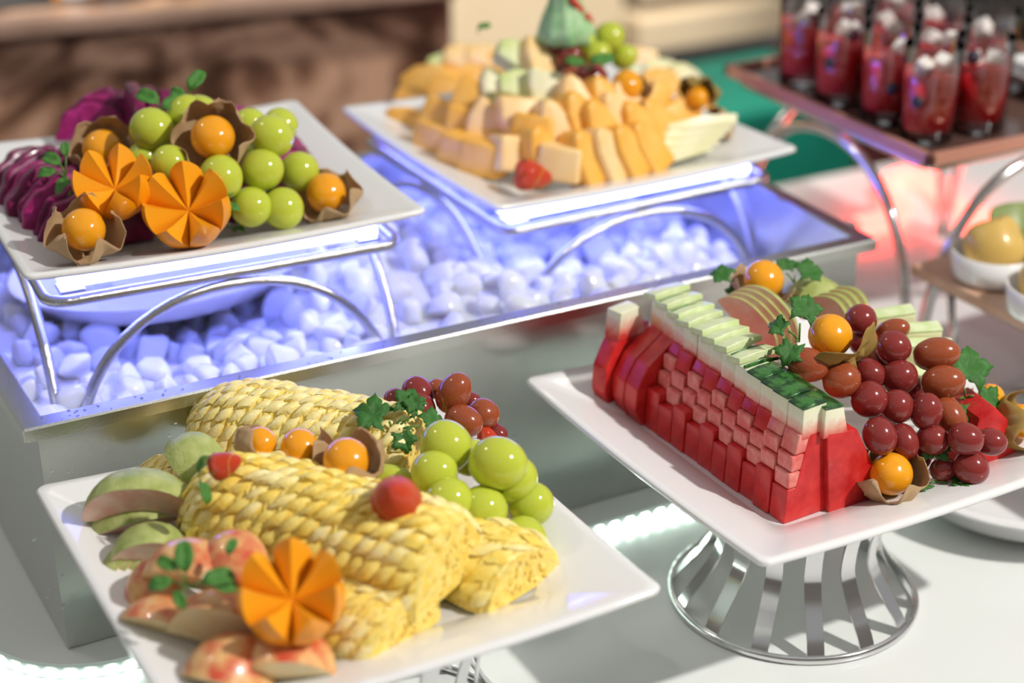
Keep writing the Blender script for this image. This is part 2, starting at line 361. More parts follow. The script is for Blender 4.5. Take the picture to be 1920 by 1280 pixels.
# white oval dish lying in the ice under the front left rack
bm_p = [(0, .0), (.05, .0), (.085, .010), (.104, .026), (.106, .028), (.102, .028), (.083, .014), (.05, .005), (0, .005)]
d = obj('oval_dish', lathe_me('oval_dish', bm_p, 40), M['porcelain'], None, (.335, 1.135, .128), (0, 0, 0), (1, .72, 1))
tag(d, 'white oval dish half buried in ice under the dragon fruit rack', 'dish')

# LED strip running round the foot of the tub
led = thing('led_strip', 'lit white LED tape curving round the foot of the steel tub', 'light strip', (0, 0, 0))
path = []
LX0, LX1, LY0, LY1, LR = .150, .83, .898, 1.30, .075
def arc(cx, cy, a0, a1, n=10): return [(cx+LR*math.cos(R(a0+(a1-a0)*i/n)), cy+LR*math.sin(R(a0+(a1-a0)*i/n))) for i in range(n+1)]
path += arc(LX0+LR, LY1-LR, 90, 180)+arc(LX0+LR, LY0+LR, 180, 270)+arc(LX1-LR, LY0+LR, 270, 360)+arc(LX1-LR, LY1-LR, 0, 90)
pts = []
for i in range(len(path)):
    a = Vector(path[i]); b = Vector(path[(i+1) % len(path)]); n = max(1, int((b-a).length/.006))
    for k in range(n): pts.append(a.lerp(b, k/n))
v, f = [], []; N = len(pts)
for p in pts:
    v += [(p.x, p.y, .0005), (p.x, p.y, .0105)]
nrm = []
for i in range(N):
    t = (pts[(i+1) % N]-pts[i-1]).normalized(); nrm.append(Vector((t.y, -t.x)))
for i in range(N): v += [(pts[i].x-nrm[i].x*.001, pts[i].y-nrm[i].y*.001, .0105), (pts[i].x-nrm[i].x*.001, pts[i].y-nrm[i].y*.001, .0005)]
for i in range(N):
    j = (i+1) % N; f += [(2*i, 2*j, 2*j+1, 2*i+1), (2*i+1, 2*j+1, 2*N+2*j, 2*N+2*i), (2*N+2*i, 2*N+2*j, 2*N+2*j+1, 2*N+2*i+1)]
tape = obj('tape', pyd('tape', v, f), M['led_tape'], led)
chip = box_me('led_chip', (0, 0, 0), (.0052, .0016, .0052), .0006, 1)
acc = 0; total = 0
for i in range(N):
    a, b = pts[i-1], pts[i]; acc += (b-a).length
    if acc > .0115 and b.y < 1.0:
        acc = 0; q = b+nrm[i]*.0009
        obj('led_chip', chip, M['led_white'], tape, (q.x, q.y, .0055), (0, 0, math.atan2(nrm[i].y, nrm[i].x)+PI/2))

# ================================================================ PLATES, RACKS, STANDS
S = .2555
def plate_mesh():
    # profile from well to rim; squircle-less square with rounded corners, corners lifted a little
    def loop(hs, z, rad, lift):
        pts = []
        n = 7
        for cx, cy, a0 in ((1, -1, -90), (1, 1, 0), (-1, 1, 90), (-1, -1, 180)):
            for k in range(n):
                a = R(a0+90*k/(n-1)); pts.append((cx*(hs-rad)+rad*math.cos(a), cy*(hs-rad)+rad*math.sin(a)))
            # straight run to the next corner
            nx = {(1, -1): (1, 1), (1, 1): (-1, 1), (-1, 1): (-1, -1), (-1, -1): (1, -1)}[(cx, cy)]
            e = (nx[0]*(hs-rad)+rad*math.cos(R(a0+90)), nx[1]*(hs-rad)+rad*math.sin(R(a0+90))); s = pts[-1]
            for k in range(1, 10): pts.append((s[0]+(e[0]-s[0])*k/10, s[1]+(e[1]-s[1])*k/10))
        return [(x, y, z+lift*(x*x*y*y)/(S/2)**4) for x, y in pts]
    H = S/2
    loops = [(H-.048, -.013, .010, 0), (H-.0455, -.0118, .010, 0), (H-.044, -.0105, .011, 0), (H-.03, -.006, .010, .001), (H-.006, .0, .007, .004), (H-.0015, .0006, .006, .004), (H, -.0008, .006, .004), (H-.0006, -.0030, .006, .004), (H-.006, -.0048, .007, .003), (H-.03, -.0115, .010, .001), (H-.047, -.0165, .011, 0), (H-.05, -.0185, .011, 0)]
    v, f = [], []
    for a in loops: v += loop(*a)
    n = len(v)//len(loops)
    for j in range(len(loops)-1):
        for i in range(n): f.append((j*n+i, j*n+(i+1) % n, (j+1)*n+(i+1) % n, (j+1)*n+i))
    f.append(tuple(range(n))); f.append(tuple(range(n*(len(loops)-1), n*len(loops)))[::-1])
    return pyd('square_plate', v, f)
PM = plate_mesh()
PD = dict(c=Vector((.345, 1.112, .220)), a=R(-3.0)); PMel = dict(c=Vector((.661, 1.1465, .195)), a=R(1.0))
PW = dict(c=Vector((.630, .788, .1205)), a=R(1.2)); PP = dict(c=Vector((.311, .7786, .130)), a=0.)
for P, lab in ((PD, 'white square plate of dragon fruit, oranges and green grapes'), (PMel, 'white square plate piled with cantaloupe wedges'), (PW, 'white square plate of carved watermelon and red grapes'), (PP, 'white square plate of carved pineapple at the front')):
    o = tag(obj('square_plate', PM, M['porcelain'], None, P['c'], (0, 0, P['a'])), lab, 'plate', 'square serving plates')
    P['well'] = P['c'].z-.013

def rack(P, label, zfoot, hw, m='chrome_wet', ztop=None, blue=True, rad=.0036):
    zt = (P['c'].z-.0185-rad) if ztop is None else ztop
    t = thing('display_rack', label, 'rack', (P['c'].x, P['c'].y, zfoot), (0, 0, P['a']), 'chrome arched display racks')
    h = zt-zfoot; pts = []
    rr = .012
    for cx, cy, a0 in ((1, -1, -90), (1, 1, 0), (-1, 1, 90), (-1, -1, 180)):
        for k in range(6):
            a = R(a0+18*k); pts.append((cx*(hw-rr)+rr*math.cos(a), cy*(hw-rr)+rr*math.sin(a), h))
    obj('top_frame', tube_me('top_frame', pts, rad, 12, True), M[m], t)
    n = 28; arch = []
    for i in range(n+1):
        a = PI*i/n; ca = math.cos(a); sa = math.sin(a)
        arch.append((-(hw-.006)*math.copysign(abs(ca)**.92, ca), 0, (h-2*rad)*(sa**.80 if sa > 0 else 0)))
    am = tube_me('arch', arch, rad, 12)
    for k, nm in enumerate(('front', 'right', 'back', 'left')):
        a = k*PI/2; o = obj('arch', am, M[m], t, (math.sin(a)*(hw+.0), -math.cos(a)*(hw+.0), 0), (0, 0, a))
    return t, zt, hw
rack(PD, 'chrome arched rack in the ice under the dragon fruit plate', .06, .1135)
rack(PMel, 'chrome arched rack in the ice under the cantaloupe plate', .05, .1135)
# blue light panels lying in the racks below the plates
for P, lab in ((PD, 'glowing blue light frame under the dragon fruit plate'), (PMel, 'glowing blue light frame under the cantaloupe plate')):
    t = thing('light_frame', lab, 'light frame', (P['c'].x, P['c'].y, P['c'].z-.0185), (0, 0, P['a']), 'blue light frames on the racks')
    for k in range(4): obj('light_bar', box_me('light_bar', (0, -.0965, .003), (.206, .013, .0075), .003), M['led_blue'], t, (0, 0, 0), (0, 0, k*PI/2))
    for k in range(4): obj('corner_clip', box_me('corner_clip', (-.0965, -.0965, -.0025), (.016, .016, .003), .001), M['chrome'], t, (0, 0, 0), (0, 0, k*PI/2))

def basket_stand(c, label, ztop, rb=.0775, rt=.069, nst=14, a0=0.):
    t = thing('basket_stand', label, 'stand', (c[0], c[1], 0), (0, 0, a0), 'chrome basket stands')
    prof = []
    for i in range(15):
        k = i/14; z = .004+(ztop-.006)*k
        r = rb-.001 - .0235*math.sin(PI*min(1, k/.62)/2)**1.3 if k < .62 else 0
        # smooth hourglass
        r = rb-.001-(rb-.052)*math.sin(PI/2*min(1, k/.5))**1.3 if k < .5 else .052+(rt-.052)*((k-.5)/.5)**1.6
        prof.append((r, z))
    v, f = [], []; w2 = .0052; th = .0012
    for r, z in prof: v += [(r, -w2, z), (r, w2, z), (r-th, w2, z), (r-th, -w2, z)]
    for i in range(len(prof)-1):
        for k in range(4): f.append((4*i+k, 4*i+(k+1) % 4, 4*i+4+(k+1) % 4, 4*i+4+k))
    f += [(0, 1, 2, 3), tuple(len(v)-4+k for k in (3, 2, 1, 0))]
    sm = pyd('strip', v, f, True)
    for k in range(nst): sharp(obj('strip', sm, M['chrome'], t, (0, 0, 0), (0, 0, 2*PI*(k+.5)/nst)), 50) if k == 0 else obj('strip', sm, M['chrome'], t, (0, 0, 0), (0, 0, 2*PI*(k+.5)/nst))
    ring = lambda r, z, rr: [(r+rr*math.cos(a*PI/4)*.7, z+rr*math.sin(a*PI/4)) for a in range(8)]
    obj('base_ring', lathe_me('base_ring', ring(rb, .0030, .0030), 64, True, True), M['chrome'], t)
    obj('top_ring', lathe_me('top_ring', ring(rt, ztop-.0028, .0028), 64, True, True), M['chrome'], t)
basket_stand((.6230, .7790), 'chrome basket stand of curved strips under the watermelon plate', PW['c'].z-.0186)
basket_stand((.330, .760), 'chrome basket stand mostly hidden under the pineapple plate', PP['c'].z-.0186)
print('SETTING OK')

# ================================================================ FRUIT BUILDERS
def cv(r, u, t): return (_r*r + _u*u - _f*t).normalized()      # direction: to the right, up, towards the viewer's side
def orient(z, x=None):
    z = Vector(z).normalized(); x = Vector(x) if x is not None else z.orthogonal()
    x = x-z*x.dot(z)
    if x.length < 1e-4: x = z.orthogonal()
    x.normalize(); y = z.cross(x); return Matrix((x, y, z)).transposed().to_euler()
def UPT(lean=0., dirn=0.):  # up vector leaning by an angle towards compass angle dirn
    return Vector((math.sin(lean)*math.cos(dirn), math.sin(lean)*math.sin(dirn), math.cos(lean)))
ORD = ['first', 'second', 'third', 'fourth', 'fifth', 'sixth', 'seventh', 'eighth', 'ninth', 'tenth', 'eleventh', 'twelfth', 'thirteenth', 'fourteenth', 'fifteenth', 'sixteenth', 'seventeenth', 'eighteenth']

def grape_fn(p):
    q = p.copy(); q.x *= 1+.04*p.x
    if p.x < -.93: q.x += .06*(1-(1+p.x)/.07)
    return q
GM = {}
for nm in ('green_grape', 'red_grape', 'red_grape_light'): GM[nm] = ball_me(nm, 24, 18, grape_fn)
SCAR = lathe_me('stem_scar', [(0, .03), (.05, .03), (.09, .0), (.10, -.04)], 8)
M['scar'] = mat('grape_stem_scar', (.22, .20, .05), .6)
def grape(px, py, rx, ry, z, kind, label, group, ang=20, tow=.35, scar=False):
    p = at(px, py, z); t = thing(kind.replace('_light', ''), label, 'grape', p, (0, 0, 0), group)
    ax = cv(math.cos(R(ang)), math.sin(R(ang)), tow); t.rotation_euler = orient(ax.orthogonal(), ax)
    g_ = 1.10 if kind != 'green_grape' else 1.04; a, b = pxm(rx, p)*g_, pxm(ry, p)*g_
    obj('skin', GM[kind], M[kind], t, (0, 0, 0), (0, 0, 0), (a, b, b))
    s = 1 if tow >= 0 else -1
    if scar: obj('stem_scar', SCAR, M['scar'], t, (a*.985, 0, 0), (0, PI/2, 0), (b, b, b))
    return t

BERRY = ball_me('berry', 24, 18, lambda p: Vector((p.x, p.y, p.z*.96-.03*(1 if p.z > .9 else 0))))
def husk_me(seed, e, flare, lobes=5, th0=0., th1=360., jag=16):
    v, f = [], []; n, m = 44, 12; full = th1-th0 >= 359
    for i in range(n if full else n+1):
        th = R(th0+(th1-th0)*i/n)
        em = R(e+jag*math.sin(lobes*th+seed)+8*noise.noise(Vector((math.cos(th)*2, math.sin(th)*2, seed))))
        for j in range(m+1):
            k = j/m; ph = max(.02, em*k)
            rho = 1.12+.12*math.cos(lobes*th)*k*.5+flare*k**2.5+.16*noise.noise(Vector((math.cos(th)*3.4*math.sin(ph), math.sin(th)*3.4*math.sin(ph), ph*2.6+seed)))+(.35*(1-k/.12) if k < .12 else 0)
            v.append((rho*math.sin(ph)*math.cos(th), rho*math.sin(ph)*math.sin(th), -rho*math.cos(ph)))
    nn = n if full else n
    for i in range(nn):
        i2 = (i+1) % n if full else i+1
        for j in range(m): f.append((i*(m+1)+j, i2*(m+1)+j, i2*(m+1)+j+1, i*(m+1)+j+1))
    return pyd('husk', v, f)
def physalis(px, py, r, z, axis, label, group, e=95, flare=.35, lobes=5, seed=None, hm='husk', bm_='physalis', off=0., th=(0, 360), roll=0., jag=16):
    p = at(px, py, z); rr = pxm(r, p); t = thing('physalis', label, 'physalis', p, (0, 0, 0), group)
    b = obj('berry', BERRY, M[bm_], t, (0, 0, 0), orient(cv(.2, .5, .8)), (rr, rr, rr))
    ax = cv(*axis); seed = seed if seed is not None else random.uniform(0, 30)
    h = obj('husk', husk_me(seed, e, flare, lobes, th[0], th[1], jag), M[hm], t, -ax*rr*(.10+off), orient(ax, cv(math.cos(R(roll)), math.sin(R(roll)), 0)), (rr*1.17,)*3)
    md = h.modifiers.new('paper', 'SOLIDIFY'); md.thickness = .02
    return t

def leaf_me(kind='parsley', seed=0):
    out = []; n = 60
    for i in range(n):
        a = -PI+2*PI*i/n; x = math.cos(a); y = math.sin(a)
        if kind == 'parsley':
            r = .50*(1+.17*math.cos(5*a)+.08*math.cos(15*a+seed)+.05*math.cos(25*a)); r *= .7 if abs(a) > 2.6 else 1
        else:
            r = .5*(1+.05*math.cos(17*a)); y *= .62
        out.append((.48+r*x, r*y))
    v = [(.45, 0, .02)]; f = []
    for s in (.5, 1.):
        for x, y in out:
            q = (.45+(x-.45)*s, y*s); v.append((q[0], q[1], .10*math.sin(q[0]*3.3)+.35*abs(q[1])-.28*q[1]*q[1]+.05*math.sin(q[0]*9+seed)*s))
    for i in range(n):
        j = (i+1) % n; f.append((0, 1+i, 1+j)); f.append((1+i, 1+n+i, 1+n+j, 1+j))
    return pyd('leaf', v, f)
LEAF = {('parsley', k): leaf_me('parsley', k) for k in range(3)}; LEAF.update({('mint', k): leaf_me('mint', k) for k in range(3)})
def sprig(px, py, size, z, label, leaves, kind='parsley', m=None, group='leaf garnishes'):
    """leaves: (dx, dy, size factor, image angle, facing (r, u, t))"""
    size *= 1.25; p = at(px, py, z); t = thing('parsley_sprig' if kind == 'parsley' else 'mint_sprig', label, 'garnish', p, (0, 0, 0), group); s = pxm(size, p); k = 0
    for dx, dy, sf, ang, fc in leaves:
        o = (_r*dx - _u*dy)*dep(p)/FPX; q = t.location.copy()
        lf = obj('leaf', LEAF[(kind, k % 3)], M[m or ('leaf' if kind == 'parsley' else 'mint')], t, o, orient(cv(*fc), cv(math.cos(R(ang)), math.sin(R(ang)), -.15)), (s*sf,)*3); k += 1
        lf.modifiers.new('th', 'SOLIDIFY').thickness = .03
        a = o.copy(); obj('stem', tube_me('stem', [Vector((0, 0, -s*.35)), a*.5+Vector((0, 0, -s*.12)), a], s*.035, 6), M['stem'], t)
    return t

def flower_mes(n=8, hi=33, lo=-18, cz=-.24, seed=0):
    rim = []; sub = 7
    for k in range(n):
        a0 = 2*PI*k/n
        for j in range(2*sub):
            tt = j/(2*sub); a = a0+2*PI/n*tt; w_ = 1-abs(2*tt-1); lat = R(lo+(hi-lo)*(w_**.52)+3*math.sin(k*2.1+seed))
            # petals open outwards towards the tip
            r = 1+.10*w_; rim.append(Vector((r*math.cos(lat)*math.cos(a), r*math.cos(lat)*math.sin(a), math.sin(lat))))
    N = len(rim); c = Vector((0, 0, cz)); v = [c]; f = []
    for t in (.33, .66, 1.):
        for q in rim:
            p = c.lerp(q, t)
            if t < 1: p.z -= .06*math.sin(PI*t)
            v.append(p)
    for i in range(N):
        j = (i+1) % N; f.append((0, 1+i, 1+j))
        for L in (0, 1): f.append((1+L*N+i, 1+L*N+N+i, 1+L*N+N+j, 1+L*N+j))
    flesh = pyd('cut_flesh', v, f)
    sh = bmesh.new(); bmf = flesh
    v, f = [], []; rows = 8
    for t in range(rows+1):
        k = t/rows
        for q in rim:
            lat0 = math.asin(max(-1, min(1, q.z))); lat = lat0+(-PI/2+.05-lat0)*k; a = math.atan2(q.y, q.x); rr = (Vector((q.x, q.y)).length/max(.05, math.cos(lat0)))*(1-k)+k
            v.append((rr*math.cos(lat)*math.cos(a), rr*math.cos(lat)*math.sin(a), math.sin(lat)))
    for t in range(rows):
        for i in range(N): j = (i+1) % N; f.append((t*N+i, t*N+j, (t+1)*N+j, (t+1)*N+i))
    f.append(tuple(rows*N+i for i in range(N))); sh.free()
    return flesh, pyd('peel', v, f)
CORE = ball_me('core', 14, 8, lambda p: Vector((p.x*(1+.25*math.sin(7*math.atan2(p.y, p.x))), p.y*(1+.25*math.sin(7*math.atan2(p.y, p.x))), p.z*.55)))
def orange_flower(px, py, r, z, axis, label, n=8, seed=0, roll=0):
    p = at(px, py, z); rr = pxm(r, p); t = thing('orange_flower', label, 'orange', p, orient(cv(*axis), cv(math.cos(R(roll)), math.sin(R(roll)), 0)), 'star cut oranges')
    fl, pe = flower_mes(n, seed=seed); sharp(obj('cut_flesh', fl, M['orange'], t, (0, 0, 0), (0, 0, 0), (rr,)*3), 24); obj('peel', pe, M['orange_skin'], t, (0, 0, 0), (0, 0, 0), (rr,)*3)
    obj('core', CORE, M['orange_core'], t, (0, 0, -.33*rr), (0, 0, 0), (rr*.17,)*3); return t

def lune_mes(L, rho, alpha, n=18, flat=.0):
    """crescent cut from a fruit: skin arc and the cut flesh; long axis x, skin towards +z"""
    v, f = [], []; m = 8
    def rad(x): k = 2*x/L; return rho*max(0.0, 1-abs(k)**2.4)**.55
    xs = [L/2*math.sin(PI*(i/n-.5)) for i in range(n+1)]
    for x in xs:
        for j in range(m+1):
            a = alpha*(j/m-.5); v.append((x, rad(x)*math.sin(a), rad(x)*math.cos(a)))
    for i in range(n):
        for j in range(m): f.append((i*(m+1)+j, (i+1)*(m+1)+j, (i+1)*(m+1)+j+1, i*(m+1)+j+1))
    skin = pyd('skin', v, f)
    v, f = [], []
    for x in xs:
        k = rad(x); sh = .995; v += [(x, sh*k*math.sin(-alpha/2), sh*k*math.cos(alpha/2)), (x, 0, flat*k), (x, sh*k*math.sin(alpha/2), sh*k*math.cos(alpha/2))]
    for i in range(n): f += [(3*i, 3*i+3, 3*i+4, 3*i+1), (3*i+1, 3*i+4, 3*i+5, 3*i+2)]
    return skin, pyd('flesh', v, f, False)
def lune(name, label, cat, p, zax, xax, L, rho, alpha, skin, flesh, group, flat=.0):
    t = thing(name, label, cat, p, orient(zax, xax), group); a, b = lune_mes(L, rho, alpha, flat=flat)
    obj('skin', a, M[skin], t, (0, 0, -rho*.5)); obj('flesh', b, M[flesh], t, (0, 0, -rho*.5)); return t

def straw_mes():
    prof = [(0, 1.25), (.16, 1.2), (.36, 1.0), (.58, .62), (.76, .15), (.82, -.2), (.74, -.52), (.45, -.68), (0, -.66)]
    body = lathe_me('strawberry_body', prof, 24); bm = bmesh.new()
    for i in range(60):
        z = -.45+1.5*((i*.618) % 1); a = i*2.4; r = next((a_[0]+(b_[0]-a_[0])*(z-a_[1])/(b_[1]-a_[1]) for a_, b_ in zip(prof, prof[1:]) if b_[1] <= z <= a_[1]), .5)
        c = Vector((r*math.cos(a), r*math.sin(a), z)); M4 = Matrix.Translation(c) @ Matrix.Diagonal((.028, .028, .045, 1)); bmesh.ops.create_icosphere(bm, subdivisions=1, radius=1, matrix=M4)
    return body, me_from(bm, 'seeds')
SB, SSD = straw_mes()
def strawberry(px, py, r, z, axis, label, calyx=True):
    p = at(px, py, z); rr = pxm(r, p); t = thing('strawberry', label, 'strawberry', p, orient(cv(*axis)), 'strawberries')
    b = obj('body', SB, M['straw'], t, (0, 0, 0), (0, 0, 0), (rr,)*3); tag(obj('seeds', SSD, M['straw_seed'], t, (0, 0, 0), (0, 0, 0), (rr,)*3), kind='stuff')
    if calyx:
        cx = obj('calyx', lathe_me('calyx', [(0, -.05), (.18, -.04), (.2, .03), (0, .05)], 10), M['stem'], t, (0, 0, -.66*rr), (0, 0, 0), (rr,)*3)
        for k in range(6):
            a = k*PI/3; obj('calyx_leaf', LEAF[('mint', k % 3)], M['mint'], cx, (0, 0, .02), Euler((0, R(-20), a)), (1.05, .8, .8))
    return t

# ---------------------------------------------------------------- pineapple wedges cut in a grid
def pine_wedge(label, p0, p1, wid, hei, nu, nph, pm='pine', ph0=8, ph1=172, taper0=.35, taper1=.08, seed=0, speck=False):
    p0, p1 = Vector(p0), Vector(p1); L = (p1-p0).length; d = (p1-p0).normalized(); up = Vector((0, 0, 1)); up = (up-d*up.dot(d)).normalized()
    t = thing('pineapple_wedge', label, 'pineapple', p0, orient(up, d), 'carved pineapple wedges'); rnd = random.Random(seed)
    def prof(u):
        s = 1.
        if u < taper0: s = math.sqrt(max(0, 1-((taper0-u)/taper0)**2*.72))
        if u > 1-taper1: s = min(s, math.sqrt(max(0, 1-((u-1+taper1)/taper1)**2*.25)))
        return s
    def sp(u, ph, k=1.): s = prof(u)*k; return Vector((u*L, -wid*math.cos(ph)*s, hei*math.sin(ph)*s))
    v, f = [], []; n, m = 16, 16
    for i in range(n+1):
        for j in range(m+1): v.append(sp(i/n, PI*j/m, .945))
    for i in range(n):
        for j in range(m): a = i*(m+1)+j; f.append((a, a+m+1, a+m+2, a+1))
        f.append((i*(m+1), i*(m+1)+m, (i+1)*(m+1)+m, (i+1)*(m+1)))
    f += [tuple(range(m+1)), tuple(n*(m+1)+j for j in range(m, -1, -1))]
    sharp(obj('core', pyd('core', v, f), M['pine_core'], t), 40)
    bm = bmesh.new()
    for q in range(26):   # fibre pits on the cut end
        ph = rnd.uniform(.2, 2.9); k = rnd.uniform(.25, .85); c = sp(1, ph, k)+Vector((.0002, 0, 0))
        bmesh.ops.create_icosphere(bm, subdivisions=1, radius=1, matrix=Matrix.Translation(c) @ Matrix.Rotation(ph, 4, 'X') @ Matrix.Diagonal((.0004, .0019, .0007, 1)))
    tag(obj('fibre_pits', me_from(bm, 'fibre_pits'), M['pine_speck'], t), kind='stuff')
    PHS = [.5*(j % 2)+rnd.uniform(-.22, .22) for j in range(nph)]
    for j in range(nph):
        for i in range(-1, nu):
            sh = PHS[j]
            u0, u1 = (i+sh)/nu, (i+sh+1)/nu
            if u0 > 1-.3/nu or u1 < .3/nu: continue
            u0 = max(0, u0+rnd.uniform(-.1, .1)/nu); u1 = min(u1, 1.); g = .05/nu; h_ = rnd.uniform(-.03, .03)
            a0 = R(ph0+(ph1-ph0)*j/nph); a1 = R(ph0+(ph1-ph0)*(j+1)/nph); ga = (a1-a0)*.05
            vv = []; tl = rnd.uniform(.2, 1.6); ju = [rnd.uniform(-.10, .10)/nu for _ in range(4)]; jp = [rnd.uniform(-.10, .10)*(a1-a0) for _ in range(4)]
            for a in range(4):
                for b in range(4):
                    uu = u0+g+(u1-u0-2*g)*a/3+.13/nu*(b-1.5); pp = a0+ga+(a1-a0-2*ga)*b/3+(a1-a0)*.09*(a-1.5)
                    uu += ju[b]*(1 if a in (0, 3) else .5); pp += jp[a]*(1 if b in (0, 3) else .5)
                    edge = (a in (0, 3))+(b in (0, 3)); vv.append(sp(max(.002, min(1, uu)), pp, 1+h_-.027*edge+.009*tl*(1.5-a)/1.5+.010*tl*(1.5-b)/1.5))
            for a, b in ((0, 0), (0, 3), (3, 3), (3, 0)):
                uu = u0+g+(u1-u0-2*g)*a/3+.13/nu*(b-1.5); pp = a0+ga+(a1-a0-2*ga)*b/3+(a1-a0)*.09*(a-1.5); vv.append(sp(max(.002, min(1, uu)), pp, .90))
            ff = [(a*4+b, a*4+b+1, a*4+b+5, a*4+b+4) for a in range(3) for b in range(3)]
            ff += [(0, 1, 2, 3, 17, 16), (3, 7, 11, 15, 18, 17), (15, 14, 13, 12, 19, 18), (12, 8, 4, 0, 16, 19)]
            sharp(obj('chunk', pyd('chunk', vv, ff), M[pm] if rnd.random() < .7 else M['pine_pale'], t), 62)
    return t

# ================================================================ PINEAPPLE PLATE
WP = PP['well']
pine_wedge('back pineapple wedge with a grid of pale chunks, behind the physalis', at(372, 812, WP+.012), at(792, 885, WP+.012), .033, .040, 17, 10, 'pine_pale', taper0=.28, seed=1)
pine_wedge('large middle pineapple wedge with diamond cut chunks behind the orange', at(378, 962, WP+.010), at(846, 1108, WP+.014), .040, .046, 18, 11, 'pine', taper0=.25, seed=2)
pine_wedge('short pineapple wedge at the right under the green grapes', at(760, 1000, WP+.002), at(985, 1112, WP+.002), .034, .030, 8, 7, 'pine', taper0=.2, taper1=.15, seed=3)
pine_wedge('pineapple wedge at the front edge beside the orange flower', at(560, 1120, WP+.001), at(760, 1210, WP+.001), .034, .028, 8, 7, 'pine', taper0=.2, taper1=.2, seed=4)
pine_wedge('small pineapple end peeping out behind the guava', at(262, 905, WP+.004), at(400, 905, WP+.004), .020, .018, 7, 6, 'pine_pale', taper0=.5, seed=5)
gg = 'green grapes on the pineapple plate'
for a in [(835, 835, 50, 47, .052, 'upper left green grape of the bunch on the pineapple, beside parsley', -30),
          (813, 886, 44, 41, .044, 'green grape just above the red strawberry tip on the pineapple', 10),
          (840, 944, 48, 46, .034, 'green grape right of the strawberry tip on the pineapple plate', 60),
          (905, 957, 45, 46, .028, 'green grape in the middle of the bottom row beside pineapple', 70),
          (932, 868, 55, 49, .050, 'biggest shiny green grape on top of the pineapple bunch', -8),
          (962, 898, 44, 46, .036, 'green grape tucked under the biggest one on the pineapple bunch', -60),
          (994, 945, 43, 42, .022, 'rightmost green grape over the pineapple plate rim', 15),
          (982, 1008, 43, 40, .016, 'lowest green grape on the pineapple plate, by the right wedge', -30),
          (884, 858, 34, 40, .036, 'green grape half hidden at the centre of the pineapple bunch', 90),
          (725, 905, 50, 34, .030, 'green grape hidden behind the red strawberry tip', 5)]:
    grape(a[0], a[1], a[2], a[3], WP+a[4], 'green_grape', a[5], gg, a[6], scar=False)
strawberry(742, 937, 60, WP+.060, (.0, .35, .9), 'smooth red strawberry tip beside the green grapes', False)
strawberry(415, 873, 33, WP+.064, (.85, .3, .1), 'seeded strawberry between guava and pineapple with a dark stem')
strawberry(700, 778, 27, WP+.036, (.6, .75, .2), 'orange red strawberry under the parsley at the plate back')
strawberry(915, 826, 27, WP+.020, (-.3, .8, .4), 'strawberry peeping out right of the biggest green grape', False)
gr = 'red grapes on the pineapple plate'
for a in [(656, 769, 26, 20, .036, 'single red grape at the far left of its bunch, beside a strawberry', 5, 'red_grape'),
          (742, 748, 18, 21, .040, 'small dark red grape behind the parsley at the plate back', 80, 'red_grape'),
          (783, 735, 31, 26, .050, 'dark red grape second from left at the top of its bunch', -50, 'red_grape'),
          (784, 765, 33, 29, .044, 'plump red grape right above the parsley leaf', -50, 'red_grape'),
          (819, 729, 20, 18, .046, 'small red grape at the top middle of its bunch', 0, 'red_grape_light'),
          (850, 738, 39, 29, .052, 'tallest glossy red grape, upright at the back plate', 60, 'red_grape_light'),
          (884, 752, 16, 16, .036, 'small red grape peeping behind the tallest one', 0, 'red_grape'),
          (868, 789, 35, 28, .042, 'red grape in front, just above the green grapes', -20, 'red_grape_light'),
          (907, 775, 25, 29, .034, 'red grape at the right side of the back bunch', 60, 'red_grape_light'),
          (930, 812, 22, 17, .022, 'lowest red grape at the right of the back bunch', -30, 'red_grape')]:
    grape(a[0], a[1], a[2], a[3], WP+a[4], a[7], a[5], gr, a[6])
sprig(735, 790, 52, WP+.050, 'serrated parsley sprig between strawberry and red grapes', [(-5, 0, 1.05, 160, (0, .5, .8)), (22, -10, .85, 70, (.2, .3, .9)), (15, 14, .7, -70, (0, .2, 1)), (52, 8, .8, 20, (.4, .4, .7)), (45, -14, .6, 100, (.1, .2, .9))])
physalis(488, 830, 31, WP+.053, (.65, .75, .1), 'leftmost physalis with pointed husk lying on the pineapple', 'physalis on the pineapple plate', 100, .3, 3, 2, 'husk', 'physalis_deep', .15)
physalis(562, 838, 36, WP+.052, (-.35, .85, .25), 'middle physalis of the three lying between pineapple wedges', 'physalis on the pineapple plate', 96, .3, 5, 5, 'husk', 'physalis_deep', .12)
physalis(650, 864, 45, WP+.054, (-.3, .80, .45), 'largest physalis in crumpled husk left of the strawberry tip', 'physalis on the pineapple plate', 100, .35, 5, 8, 'husk', 'physalis_deep', .1)
# guava pieces
lune('guava_wedge', 'large guava wedge with olive green skin at the plate left', 'guava', at(262, 925, WP+.026), cv(-.05, .95, -.25), cv(.99, -.04, 0), .062, .028, R(130), 'guava_skin', 'guava_flesh', 'guava wedges')
lune('guava_wedge', 'flat guava wedge lying under the large one with pink edge', 'guava', at(238, 966, WP+.012), cv(-.3, .8, .2), cv(.88, -.3, 0), .058, .022, R(120), 'guava_skin', 'guava_flesh', 'guava wedges')
lune('guava_wedge', 'guava wedge with pink ridged flesh in front of the large one', 'guava', at(272, 1022, WP+.016), cv(-.35, .9, .05), cv(.85, .3, .2), .044, .024, R(100), 'guava_skin', 'guava_pale', 'guava wedges')
for k in range(5):
    p = at(225+20*k, 1052-5*k, WP+.010); lune('guava_slice', ORD[k]+' thin guava slice from the left, fanned at the plate left', 'guava', p, cv(-.2, .75, .6), cv(.25, .8, -.2), .030, .012, R(60), 'guava_skin', 'guava_pale', 'fanned guava slices')
lune('guava_wedge', 'upright guava wedge leaning behind the seeded strawberry', 'guava', at(368, 862, WP+.028), cv(.2, .55, .8), cv(.55, -.8, .1), .044, .020, R(100), 'guava_skin', 'guava_flesh', 'guava wedges')
